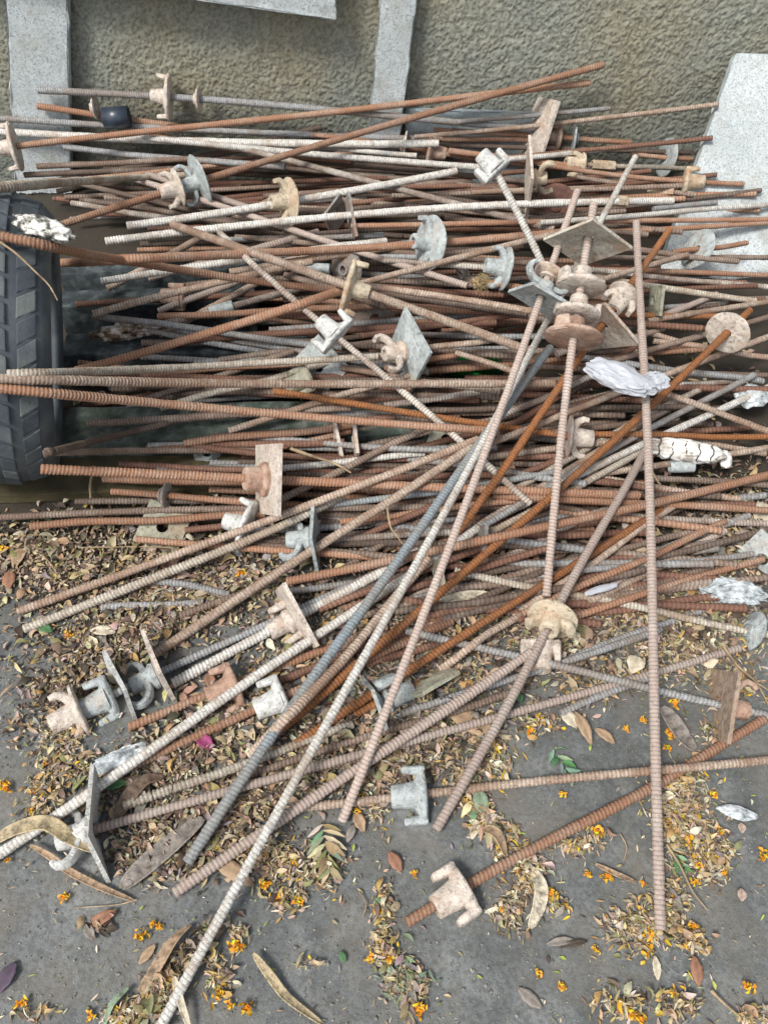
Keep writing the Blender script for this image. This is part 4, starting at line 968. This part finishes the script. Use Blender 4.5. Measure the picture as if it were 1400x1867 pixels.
# leaf prototypes (unit length along x), each a curved strip of quads
def leaf_proto(wid, curl, fold, nseg=4, tw=0.0):
    V, Q = [], []
    for i in range(nseg+1):
        u_ = i/nseg; w = wid*math.sin(math.pi*min(.97, max(.04, u_))**.85)*.5+.01
        zc = curl*math.sin(math.pi*u_); a = tw*(u_-.5)
        for s_ in (-1, 0, 1):
            y, z = s_*w, zc+abs(s_)*fold*w
            V.append((u_-.5, y*math.cos(a)-z*math.sin(a)+0, z*math.cos(a)+y*math.sin(a)))
    for i in range(nseg):
        for j in range(2): a = i*3+j; Q.append((a, a+1, a+4, a+3))
    return np.array(V), np.array(Q)
PROTO = [leaf_proto(.42, .12, .5), leaf_proto(.30, -.1, .8), leaf_proto(.5, .25, -.3), leaf_proto(.36, .3, .9, 4, 1.2), leaf_proto(.22, .06, .3, 3), leaf_proto(.6, .1, .9, 4, -.8), leaf_proto(.10, .15, .2, 4, .5)]
def scatter(name, items, mat, kind='stuff'):
    """items: (pos, length, yaw, pitch, roll, proto, colour)"""
    VV, QQ, CC = [], [], []; off = 0
    for (p, L, ya, pi_, ro, k, col) in items:
        V, Q = PROTO[k]; Mx = (Matrix.Rotation(ya, 3, 'Z') @ Matrix.Rotation(pi_, 3, 'Y') @ Matrix.Rotation(ro, 3, 'X'))
        W_ = (V*L) @ np.array(Mx).T
        lo = W_[:, 2].min(); W_ = W_+np.array(p); 
        if W_[:, 2].min() < .0008: W_[:, 2] += .0008-W_[:, 2].min()
        VV.append(W_); QQ.append(Q+off); CC.append(np.tile(np.array([*col, 1]), (len(V), 1))); off += len(V)
    VV = np.vstack(VV); QQ = np.vstack(QQ); CC = np.vstack(CC)
    me = grid_mesh(name, VV, QQ, mat); a = me.color_attributes.new('tint', 'FLOAT_COLOR', 'POINT'); a.data.foreach_set('color', CC.astype(np.float32).ravel())
    o = bpy.data.objects.new(name, me); COL.objects.link(o); o['kind'] = kind; return o
lr = random.Random(5)
def jit(c, a=.25): f = lr.uniform(1-a, 1+a); return tuple(min(.9, max(.01, x*f*lr.uniform(.9, 1.1))) for x in c)
# heaps in photograph points: (x, y, rx, ry, slope, count, palette)
DRY = ['straw']*5+['tan']*5+['brown']*5+['pink']*3+['pale']*3+['olive']*2+['grey']*3+['dark']*4+['gold']
WARM = ['straw']*9+['pale']*5+['tan']*5+['olive']*3+['yellow']*1+['pink']*2+['grey']*2+['brown']*3+['gold']*4
BLOB = [(220,1040,300,95,0,1500,DRY), (60,1010,110,60,0,420,DRY), (300,1110,270,80,-.3,1500,DRY), (150,1230,130,70,-.6,520,DRY), (120,1330,70,60,-.5,330,WARM), (90,1440,60,70,-.9,330,WARM),
 (130,1400,90,45,0,180,WARM), (330,1370,170,80,-.5,1000,DRY), (420,1480,170,70,-.45,850,DRY), (300,1540,110,70,0,420,DRY), (480,1560,90,60,0,330,WARM), (560,1590,80,50,0,300,WARM), (520,1640,40,30,0,90,WARM),
 (620,1140,240,110,-.4,900,DRY), (640,1330,210,110,-.4,850,DRY), (800,1360,130,70,-.3,450,DRY), (830,1150,200,110,-.3,700,DRY), (700,1400,80,60,0,180,DRY), (680,1480,40,40,0,60,WARM), (880,1490,50,50,.8,260,WARM), (920,1530,30,40,0,120,WARM),
 (1050,1160,190,100,-.2,900,DRY), (1230,1120,190,120,0,1000,DRY), (1330,960,110,110,0,560,DRY), (1150,1060,170,70,0,500,DRY), (1250,1200,160,40,-.3,330,WARM), (1090,1250,90,40,-.3,230,WARM), (1330,1240,80,60,0,220,WARM), (1300,1340,60,30,0,90,WARM),
 (1240,1490,70,95,0,700,WARM), (1290,1560,50,60,0,330,WARM), (1225,1420,60,30,0,160,WARM), (1215,1640,45,60,0,260,WARM), (1160,1690,75,55,0,380,WARM), (1250,1710,50,35,.4,170,WARM), (1060,1540,70,25,-.2,130,WARM),
 (960,1590,45,60,.2,260,WARM), (930,1660,40,50,0,150,WARM), (1010,1650,30,30,0,50,WARM), (700,1660,25,60,.2,150,WARM), (735,1790,50,50,.2,400,['olive','straw','grey','tan','sage']), (700,1730,30,40,0,100,WARM),
 (290,1810,55,55,-.7,330,WARM), (340,1750,60,30,-1,170,DRY), (220,1850,45,30,0,170,WARM), (400,1780,30,50,0,90,WARM), (440,1700,20,20,0,30,WARM), (1130,1830,60,35,0,120,WARM), (1240,1830,45,40,0,110,WARM), (1370,1850,50,20,0,60,WARM),
 (900,1380,45,60,.4,230,WARM), (850,1440,50,50,0,160,WARM), (60,1850,50,20,0,30,WARM), (180,1690,25,15,0,25,DRY), (980,1320,50,25,0,80,WARM), (560,1755,30,15,0,20,WARM)]
items = []
for (bx_, by_, rx, ry, sl_, n_, pal) in BLOB:
    wm_ = pal is not DRY
    for _ in range(int(n_*(1.3 if wm_ else 2.3))):
        x = bx_+lr.gauss(0, .42 if wm_ else .5)*rx; y = by_+lr.gauss(0, .42 if wm_ else .5)*ry+sl_*(x-bx_)*1.0
        if x < -60 or x > 1460 or y > 1920: continue
        p = at(x, y, 0); dd = abs((x-bx_)/rx)+abs((y-by_)/ry)
        L = lr.choice([lr.uniform(.005, .010)]*6+[lr.uniform(.009, .015)]*(4 if wm_ else 6)+([lr.uniform(.015, .023)] if wm_ else [lr.uniform(.015, .022)]*2+[lr.uniform(.022, .034)]*(lr.random() < .5)))
        items.append(((p[0], p[1], lr.random()**1.6*.012*max(0, 1.4-dd)), L, lr.uniform(0, 6.28), lr.gauss(0, .28), lr.gauss(0, .5), lr.choice([0,1,1,2,3,4,4,4,5,6,6] if wm_ else [0,0,1,1,2,3,4,5,6]), jit(tuple(c_*(.92 if wm_ else .86) for c_ in PAL[lr.choice(pal)]), .35)))
# thin stray scatter over the bare ground
for _ in range(1500):
    x, y = lr.uniform(-40, 1440), lr.uniform(1150, 1900); p = at(x, y, 0)
    items.append(((p[0], p[1], 0), lr.uniform(.002, .0045) if lr.random() < .7 else lr.uniform(.004, .012), lr.uniform(0, 6.28), lr.gauss(0, .1), lr.gauss(0, .2), lr.choice([0,4,4,6]), jit(PAL[lr.choice(['straw','lime','lime','tan','brown','pale','olive','dark','grey'])])))
for _ in range(1500):   # under the heap
    x, y = lr.uniform(100, 1440), lr.uniform(620, 1020); p = at(x, y, 0)
    items.append(((p[0], p[1], lr.uniform(0, .006)), lr.uniform(.01, .035), lr.uniform(0, 6.28), lr.gauss(0, .25), lr.gauss(0, .4), lr.choice([0,1,2,5]), jit(PAL[lr.choice(DRY)])))
lo = scatter('leaf_litter', items, LEAFM); lo['label'] = 'dry leaflets and leaf bits strewn on the ground'
# grit and tiny crumbs on the concrete
GRIT = simple_mat('grit', [(.35, (.06,.055,.05)), (.5, (.20,.19,.17)), (.7, (.42,.40,.36))], 300, .9)
gv_, gf_ = [], []
for _ in range(3800):
    x, y = lr.uniform(-40, 1440), lr.uniform(900, 1900); p = at(x, y, 0); s_ = lr.uniform(.0006, .0019) if lr.random() < .94 else lr.uniform(.002, .004)
    o_ = len(gv_)
    for d in ((1, 0, 0), (0, 1, 0), (-1, 0, 0), (0, -1, 0), (0, 0, 1)): gv_.append((p[0]+d[0]*s_*lr.uniform(.6, 1.2), p[1]+d[1]*s_*lr.uniform(.6, 1.2), -.0005+d[2]*s_*lr.uniform(.6, 1.1)))
    gf_ += [(o_, o_+1, o_+4), (o_+1, o_+2, o_+4), (o_+2, o_+3, o_+4), (o_+3, o_, o_+4)]
go = make('grit_debris', gv_, gf_, GRIT); go['kind'] = 'stuff'; go['label'] = 'sand grains and crumbs on the grey ground'

def leafy(name, parts, mat, label, cat, group=None):
    """one thing out of leaf strips given in its own space: (pos, L, yaw, pitch, roll, proto, col)"""
    o = scatter(name, parts, mat); del o['kind']; return tag(o, label, cat, group)
# blossoms, each its own object, copied from four shapes
BLM = color_mat('petals', .6)
bl_meshes = []
for k in range(5):
    rb = random.Random(50+k); its = []
    for j in range(rb.randint(12, 18)):
        a = rb.uniform(0, 6.28); rr_ = rb.uniform(.000, .0075)
        its.append(((math.cos(a)*rr_, math.sin(a)*rr_, rb.uniform(.001, .006)), rb.uniform(.0055, .0095), a+rb.uniform(-2.6, 2.6), rb.uniform(-1.2, .5), rb.gauss(0, .9), rb.choice([2, 5, 5]), tuple(x*rb.uniform(.7, 1.15) for x in (PAL['orange'] if rb.random() < .5 else PAL['yellow']))))
    t_ = scatter('blossom', its, BLM); bl_meshes.append(t_.data); bpy.data.objects.remove(t_)
BL = [(8,1430),(14,1440),(60,1480),(68,1440),(120,1640),(282,1685),(293,1692),(258,1706),(428,1722),(437,1728),(42,1830),(165,1852),(14,1570),(85,1395),(128,1160),(160,1110),(226,1150),(290,1052),(440,1049),(8,1003),(542,1645),(482,1615),(510,1640),(535,1568),(490,1612),
 (755,1595),(675,1748),(705,1752),(757,1835),(765,1842),(690,1662),(1088,1515),(1070,1598),(1128,1468),(1024,1800),(1085,1733),(1103,1598),(1170,1610),(1178,1700),(1183,1712),(1180,1735),(1206,1473),(1245,1475),(1269,1565),(1272,1580),(1320,1590),(1265,1610),(1310,1515),(1390,1560),(1362,1802),(1228,1815),(1148,1848),(1163,1858),
 (1230,1284),(1348,1228),(965,1335),(984,1313),(1025,1450),(1300,1450),(1255,1535),(950,1590),(916,1660),(1002,1632),(1140,1330),(1172,1315),(1220,1340),(1215,1365),(305,1780),(318,1792),(220,1860),(402,1810),(417,1835),(448,1835),(1260,1690),(1225,1502),(660,1460),(215,1395),(650,1480),(100,1500),(980,1775)]
cnt = {}
rb = random.Random(77)
for (x, y) in BL:
    o = bpy.data.objects.new('blossom', rb.choice(bl_meshes)); COL.objects.link(o)
    o.location = Vector(at(x, y, .001)); s_ = rb.uniform(.75, 1.35); o.scale = (s_, s_, s_); o.rotation_euler = (rb.gauss(0, .15), rb.gauss(0, .15), rb.uniform(0, 6.28))
    cnt.setdefault(near(x, y), []).append((y, o))
for lm, lst in cnt.items():
    lst.sort(key=lambda t: t[0])
    for j, (yy, o) in enumerate(lst):
        n_ = len(lst)
        lb = f"only orange blossom lying by {lm}" if n_ == 1 else (f"{ORD[j]} from the wall of {NUMW[n_]} orange blossoms by {lm}" if n_ <= 16 else f"orange blossom in the scatter of many lying by {lm}")
        tag(o, lb, 'blossom', 'orange blossoms fallen on the ground')

# single large leaves
def big_leaf(x, y, Lpx, ang, wid, col, label, curl=.1, fold=.35, h=.004, tilt_=0.0):
    Lpx *= .86; p = at(x, y, 0); z = topix(p)[2]; L = Lpx*z/F; yaw = math.atan2(-math.sin(math.radians(ang))*1.12, math.cos(math.radians(ang)))
    n = 10; V, Q, C_ = [], [], []; base = np.array(PAL[col] if isinstance(col, str) else col)
    for i in range(n+1):
        u_ = i/n; w = wid*L*math.sin(math.pi*min(.985, max(.02, u_)))**.8*.5+.0006
        for s_ in (-1, -.5, 0, .5, 1):
            V.append(((u_-.5)*L, s_*w*(1+.06*math.sin(i*2.1)), curl*L*math.sin(math.pi*u_)+fold*abs(s_)**1.3*w+.0006*math.sin(i*3+s_*4)))
            C_.append((*(base*(.75 if s_ == 0 else 1)*(1+.12*math.sin(i*1.7+s_*3))), 1))
    for i in range(n):
        for j in range(4): a = i*5+j; Q.append((a, a+1, a+6, a+5))
    V = np.array(V); M3 = np.array((Matrix.Rotation(yaw, 3, 'Z') @ Matrix.Rotation(tilt_, 3, 'Y'))); V = V @ M3.T
    V[:, 2] -= V[:, 2].min()
    me = grid_mesh('dry_leaf', V, np.array(Q), LEAFM); a = me.color_attributes.new('tint', 'FLOAT_COLOR', 'POINT'); a.data.foreach_set('color', np.array(C_, np.float32).ravel())
    o = bpy.data.objects.new('dry_leaf', me); COL.objects.link(o); o.location = (p[0], p[1], h)
    md = o.modifiers.new('thickness', 'SOLIDIFY'); md.thickness = .0006
    return tag(o, label, 'leaf', 'large fallen leaves')
for a in [
 (720,1572,48,55,.5,'rose','reddish brown pointed leaf alone on bare ground above the lone nut'), (1268,1770,58,-85,.42,'rose','pinkish brown pointed leaf on bare ground past the blossom heap'),
 (515,1575,52,-80,.5,'lime','single bright yellow-green leaf beside the long white rod'), (16,1782,62,-70,.5,'violet','dark violet-grey leaf at the corner of the bare ground'),
 (655,1500,46,60,.5,'tan','tan leaf just below the end of the pinkish rod'), (965,1820,60,35,.4,'grey','grey curled leaf flat on bare ground below the blossoms'),
 (1350,1510,22,-80,.7,'pink','small round pink leaf by itself beside the frame edge'), (1350,1632,26,-75,.7,'pink','small pale pink leaf on bare ground below the plastic scrap'),
 (190,1676,60,-30,.4,'rose','wrinkled reddish leaf below the tall white plate'), (165,1700,38,45,.5,'grey','grey-brown leaf under the wrinkled reddish one'),
 (478,1575,90,35,.42,'brown','broad brown leaf under the long white rod'), (425,1590,110,28,.3,'tan','long tan leaf running under the long white rod'),
 (270,1740,46,-50,.4,'tan','tan leaf above the curled pod'), (215,1540,30,20,.6,'pink','pale pink leaf beside the tall white plate'),
 (250,1448,40,20,.5,'green','green leaf beside the tall white plate, above it'), (215,1435,46,-15,.45,'green','green leaf under the lower end of the rust rod'),
 (262,1545,34,-20,.5,'green','small green leaf between plate and speckled pod'), (298,1515,26,-70,.6,'sage','sage leaf standing between plate and speckled pod'),
 (85,1150,38,20,.5,'green','green leaf beside the grey rod end in the litter'), (270,1270,34,20,.5,'pale','pale leaf beneath the row of nuts'),
 (385,1245,42,60,.5,'rose','rust-red leaf under the white rod, near the brown nut'), (375,1358,52,30,.5,'magenta','dark magenta petal leaf below the long rust rod'),
 (695,1130,60,-65,.55,'rose','pinkish leaf standing between two slanting rods'), (740,1110,26,40,.6,'lime','bright green leaf between the white and pinkish rods'),
 (780,1140,54,-70,.5,'pale','pale leaf tucked under the pinkish rod'), (716,1160,42,-75,.4,'rose','orange-brown leaf leaning on the long white rod'),
 (860,1320,120,25,.4,'tan','broad tan leaf under the heap front'), (1060,1330,80,70,.3,'tan','long tan leaf standing by the bare patch'),
 (1035,1315,46,50,.6,'pale','pale leaf beside the long tan standing leaf'), (1155,1215,46,-60,.8,'pale','large pale leaf under the purple-grey rod'),
 (1115,1227,26,70,.6,'tan','tan leaf beside the large pale one'), (1055,1150,60,80,.6,'olive','olive leaf right below the cement-caked nut'),
 (945,1275,24,70,.7,'green','small emerald leaf between heap and bare patch'), (875,1465,60,80,.5,'sage','sage green leaf by the end of the pink-brown rod'),
 (865,1510,50,-70,.4,'pale','pale leaf at the end of the pink-brown rod'), (1320,1150,40,-30,.5,'pale','pale twisted leaf near the rust-patched disc'),
 (1385,940,70,-60,.6,'pale','large pale leaf at the frame edge below the rust rods'), (1280,1060,30,10,.5,'green','green leaf above the crossing cream rod'),
 (1233,1575,34,-70,.4,'green','green leaf in the big leaf heap'), (1232,1520,24,60,.8,'grey','grey round leaf in the big leaf heap'),
 (1195,1765,46,-85,.35,'pale','pale split leaf below the upright rod end'), (1020,1718,60,-8,.25,'grey','flat grey stalk-like leaf before the blossoms'),
 (1045,1722,60,-10,.2,'dark','thin dark leaf on bare ground by orange petals'), (640,1520,40,-65,.4,'grey','grey leaf among curled bunch and rod end'),
 (40,1020,60,-80,.45,'tan','tan leaf at the shaded edge under the tyre'), (100,1010,44,60,.5,'olive','olive leaf in the shaded litter under the tyre'),
 (330,1055,44,-10,.6,'pink','pale pink leaf below the parallel tan rods'), (305,1035,32,50,.6,'rose','orange-brown leaf below the parallel tan rods'),
 (20,1060,52,75,.5,'rose','reddish leaf at the frame edge in the litter'), (190,1155,56,5,.4,'pale','pale leaf near the grey rod end, in the litter'),
 (735,1335,30,80,.5,'pink','pinkish leaf upright near the zinc nut'), (1100,1345,50,40,.4,'tan','tan leaf on the edge of the bare patch'),
 (690,1645,26,60,.5,'green','bright green leaflet on the ground below the zinc nut'), (625,1745,24,60,.5,'green','dark green leaflet on bare ground below the leaf bunch'),
]:
    x, y, Lp, an, wd_, col, lb = a
    if col == 'rose': col = tuple(v*.8 for v in PAL['rose'])
    big_leaf(x, y, Lp, an, wd_, col, lb, curl=lr.uniform(-.02, .14), fold=lr.uniform(-.1, .6), h=.006 if y < 1500 else .0015)

# seed pods: flat leathery ribbons that twist
PODM = color_mat('seed_pod', .6, 1.0)
def pod(pts, wpx, col, label, twist=0.0, bulge=True, h0=.006, spot=True, name='seed_pod', cat='seed pod', group='long flat seed pods'):
    wpx *= .86
    pts = [np.array(at(x, y, h)) for x, y, h in pts]; n = 44; m = len(pts)
    z = topix(pts[0])[2]; w0 = wpx*z/F/2
    def cr(t):
        k = min(m-2, int(t)); u_ = t-k; p0, p1, p2, p3 = pts[max(0, k-1)], pts[k], pts[k+1], pts[min(m-1, k+2)]
        return .5*((2*p1)+(-p0+p2)*u_+(2*p0-5*p1+4*p2-p3)*u_*u_+(-p0+3*p1-3*p2+p3)*u_**3)
    C_ = np.array([cr(i/n*(m-1)*.9999) for i in range(n+1)]); T = np.gradient(C_, axis=0); T /= np.linalg.norm(T, axis=1)[:, None]
    V, Q, K = [], [], []; base = np.array(PAL[col]); NJ = 8; sd_ = random.Random(label)
    for i in range(n+1):
        u_ = i/n; w = w0*(math.sin(math.pi*min(.99, max(.015, u_)))**.45); a = twist*(u_-.3)
        s_ = np.cross(T[i], [0, 0, 1]); s_ /= np.linalg.norm(s_); nn = np.cross(s_, T[i])
        S_ = s_*math.cos(a)+nn*math.sin(a); N_ = nn*math.cos(a)-s_*math.sin(a)
        for j in range(NJ+1):
            v_ = j/NJ*2-1; seedb = (max(0, math.cos(u_*n/3.4*math.pi/1.6))**2*(1-v_*v_)) if bulge else 0
            V.append(C_[i]+S_*v_*w+N_*(seedb*w*.22+(.10*w if abs(v_) > .95 else 0)+.25*w*v_*v_))
            dk = 1-.45*seedb; r_ = sd_.uniform(.86, 1.14); edge = 1.25 if abs(v_) > .9 else 1
            K.append((*(base*dk*r_*edge), 1))
    for i in range(n):
        for j in range(NJ): a = i*(NJ+1)+j; Q.append((a, a+1, a+NJ+2, a+NJ+1))
    V = np.array(V); org = V.mean(0); org[2] = 0; 
    if V[:, 2].min() < .001: V[:, 2] += .001-V[:, 2].min()
    me = grid_mesh(name, V-org, np.array(Q), PODM); at_ = me.color_attributes.new('tint', 'FLOAT_COLOR', 'POINT'); at_.data.foreach_set('color', np.array(K, np.float32).ravel())
    o = bpy.data.objects.new(name, me); COL.objects.link(o); o.location = org
    md = o.modifiers.new('thickness', 'SOLIDIFY'); md.thickness = .0012
    return tag(o, label, cat, group)
pod([(-30,1545,.01),(30,1512,.03),(85,1502,.035),(130,1530,.03),(170,1552,.02)], 32,'straw','olive-tan pod curling across the hooks of the white plate', .8)
pod([(55,1540,.012),(90,1560,.014),(130,1590,.01),(190,1620,.008),(245,1642,.004)], 14,'tan','thin curved pod edge trailing below the white plate', .5, False)
pod([(222,1618,.006),(265,1580,.010),(320,1535,.016),(372,1492,.02)], 46,'grey','wide grey speckled pod beside the tall white plate', .35)
pod([(255,1808,.006),(285,1765,.012),(318,1715,.016),(350,1685,.01)], 26,'tan','curled brown pod lying below the long white rod', 1.4)
pod([(462,1738,.012),(490,1775,.010),(525,1820,.006),(590,1868,.003)], 18,'straw','long yellow-green pod on bare ground near the frame bottom', .8, False)
pod([(318,1780,.02),(328,1820,.022),(348,1880,.01)], 14,'pale','straw-coloured blade lying over the lower end of the white rod', .3, False, name='dry_straw', cat='straw')
pod([(1206,1288,.02),(1225,1315,.018),(1245,1345,.012),(1268,1368,.006)], 36,'grey','silvery grey pod below the purple-grey rod', .3)
pod([(212,1492,.01),(235,1455,.014),(265,1425,.016),(300,1418,.012)], 34,'brown','brown hollow pod beside the cream rod end', .9)
pod([(962,1578,.006),(984,1612,.012),(982,1650,.012),(966,1692,.004)], 28,'pale','mottled whitish pod on the ground beyond the lone nut', .5)
pod([(800,1098,.02),(845,1090,.024),(885,1090,.02),(925,1100,.014)], 30,'pale','whitish speckled pod deep under the crossing rods', .2)
pod([(880,1510,.01),(905,1520,.03),(922,1560,.012)], 22,'tan','arched tan pod at the end of the pink-brown rod', .9, False)
pod([(190,1870,.006),(205,1830,.015),(235,1800,.012)], 12,'sage','thin arched pale-green pod by the frame bottom', .6, False)
pod([(540,1810+40,.004),(420,1640+0,.004)][::-1] if False else [(1085,1575,.004),(1120,1592,.006),(1160,1608,.004)], 10,'tan','slender brown stalk before the upright rod', .2, False, name='dry_stalk', cat='dry stalk')

# green frond and curled bunches
def frond(x, y, ang, n, Lpx, leafpx, cols, label, curl=.2):
    p = at(x, y, 0); z = topix(p)[2]; k_ = z/F; th = math.radians(ang); d = np.array([math.cos(th), -math.sin(th)*1.12]); its = []
    rf = random.Random(label)
    for i in range(n):
        u_ = i/(n-1); c_ = d*(u_-.5)*Lpx*k_
        for s_ in (-1, 1):
            a = math.atan2(d[1], d[0])+s_*(1.0-.5*u_)+rf.gauss(0, .1); L = leafpx*k_*(1-.4*abs(u_-.4))*rf.uniform(.85, 1.1)
            its.append(((c_[0]+math.cos(a)*L*.5, c_[1]+math.sin(a)*L*.5, rf.uniform(.002, .009)), L, a, rf.uniform(-.35, .1), rf.gauss(0, .35), rf.choice([1, 4, 0]), tuple(v*rf.uniform(.8, 1.2) for v in PAL[rf.choice(cols)])))
    o = leafy('leaf_frond', its, LEAFM, label, 'leaf frond', 'feathery leaf fronds'); o.location = (p[0], p[1], .002); return o
frond(1022,1392,60,5,46,30,['sage','green','sage'],'small feathery green frond on the bare grey patch')
frond(595,1545,75,8,70,46,['straw','pale','sage','olive'],'curled dry leaf bunch beside the long white rod')
frond(875,1495,60,6,60,40,['sage','pale','straw'],'half-green leaf bunch at the end of the pink-brown rod')
frond(740,1800,85,9,90,34,['olive','grey','straw'],'shredded grey-olive leaf tuft on bare ground near the bottom')
frond(280,1868,40,5,50,40,['straw','olive'],'dry leaf bunch at the frame bottom by the white rod')
frond(1236,1568,70,4,30,20,['green','sage'],'tiny green frond inside the big leaf heap')
frond(340,1270,20,6,70,30,['straw','olive','tan'],'fallen dry frond under the grey rods')
frond(285,850+0,20,1+1,20,10,['olive'],'bit of olive frond on the ochre board') if False else None

# twigs and stems
TW = simple_mat('dry_stem', [(.35, (.20,.14,.08)), (.65, (.42,.32,.20))], 40, .8)
def twig(pts, rpx, label, mat=TW, name='twig', cat='twig', depth=None):
    P3 = [np.array(p) if depth else np.array(at(*p)) for p in pts]; z = topix(P3[0])[2]; r0 = rpx*z/F/2
    m = len(P3); n = 10*(m-1); C_ = []
    for i in range(n+1):
        t = i/n*(m-1)*.9999; k = int(t); u_ = t-k; p0, p1, p2, p3 = P3[max(0, k-1)], P3[k], P3[k+1], P3[min(m-1, k+2)]
        C_.append(.5*((2*p1)+(-p0+p2)*u_+(2*p0-5*p1+4*p2-p3)*u_*u_+(-p0+3*p1-3*p2+p3)*u_**3))
    C_ = np.array(C_); T = np.gradient(C_, axis=0); T /= np.linalg.norm(T, axis=1)[:, None]; vs, fs = [], []; rt = random.Random(label)
    for i in range(n+1):
        s_ = np.cross(T[i], [.1, .2, 1]); s_ /= np.linalg.norm(s_); nn = np.cross(s_, T[i]); r = r0*(1-.5*i/n)*rt.uniform(.8, 1.2)
        for k in range(6): a = k*math.pi/3; vs.append(C_[i]+(s_*math.cos(a)+nn*math.sin(a))*r)
    for i in range(n):
        for k in range(6): fs.append((i*6+k, i*6+(k+1) % 6, (i+1)*6+(k+1) % 6, (i+1)*6+k))
    return tag(make(name, vs, fs, mat), label, cat, 'dry twigs and stems')
tp = []
for (x, y) in [(-10, 434), (30, 462), (65, 495), (90, 520), (106, 548)]:
    td = tyre_depth(min(x, 100), y) or 1.3; tp.append(at_depth(x, y, td-.016))
twig(tp, 5, 'dry bent stem lying over the tyre tread', depth=True)
twig([(172,850,.06),(165,890,.04),(172,945,.01),(182,985,.004)], 6, 'straw stem standing under the tyre beside the ochre board')
twig([(1318,1178,.03),(1345,1215,.02),(1378,1245,.01),(1402,1290,.004)], 6, 'thin pale twig slanting past the rust-patched disc')
twig([(1378,1245,.01),(1395,1255,.012),(1420,1272,.01)], 4, 'side shoot of the thin pale twig at the frame edge')
twig([(1296,1806,.004),(1320,1830,.006),(1350,1855,.003)], 7, 'short pale stick on bare ground near the frame corner')
twig([(706,925,.12),(712,960,.09),(722,975,.08),(734,992,.07)], 5, 'forked rootlet hanging in the dark gap')
twig([(530,818,.12),(570,832,.12),(610,845,.11),(640,862,.10)], 7, 'brown root crossing the gap beside the big plate')
twig([(365,1000,.02),(335,1010,.02),(300,998,.015),(150,998,.01)], 4, 'pale curved stem under the mossy plate')
twig([(1180,845,.07),(1200,880,.05),(1225,905,.04)], 5, 'straw stem below the tied cloth')
twig([(1130,1520,.003),(1142,1545,.004),(1136,1570,.003)], 3, 'hair-thin curved stem on bare ground by blossoms')
twig([(655,1625,.003),(668,1650,.004),(660,1672,.003)], 3, 'hair-thin pale stem beside the green leaflet')
twig([(250,1640,.003),(210,1650,.004),(130,1655,.003)], 3, 'fine stem trailing from the blossom below the white plate')
twig([(1215,1540,.012),(1240,1580,.014),(1262,1625,.01),(1290,1660,.004)], 5, 'dark twig through the big leaf heap')
twig([(20,995,.006),(80,1015,.01),(120,1070,.008)], 6, 'dark curved twig in the shaded litter')
# straw tuft wound on a rod
vs_, fs_ = [], []; rs = random.Random(3); P0 = Vector(at(878, 515, .24))
for _ in range(90):
    a = Vector((rs.gauss(0, 1), rs.gauss(0, 1), rs.gauss(0, .7))).normalized()*rs.uniform(.008, .022); b_ = Vector((rs.gauss(0, 1), rs.gauss(0, 1), rs.gauss(0, .7))).normalized()*rs.uniform(.012, .030)
    mid = (a+b_)*.5*rs.uniform(1, 1.6); pr = None
    for k in range(7):
        t = k/6; p = a*(1-t)**2+mid*2*t*(1-t)+b_*t*t+P0; o_ = len(vs_)
        for m_ in range(3): th = m_*2.094; vs_.append((p.x+math.cos(th)*.0007, p.y+math.sin(th)*.0007, p.z+math.sin(th)*.0004))
        if k:
            for m_ in range(3): fs_.append((o_-3+m_, o_-3+(m_+1) % 3, o_+(m_+1) % 3, o_+m_))
STR = simple_mat('straw', [(.35, (.30,.22,.10)), (.65, (.52,.40,.20))], 60, .8)
tag(make('straw_tuft', vs_, fs_, STR), 'tangled straw tuft caught on the rods beside the zinc nut', 'straw tuft')
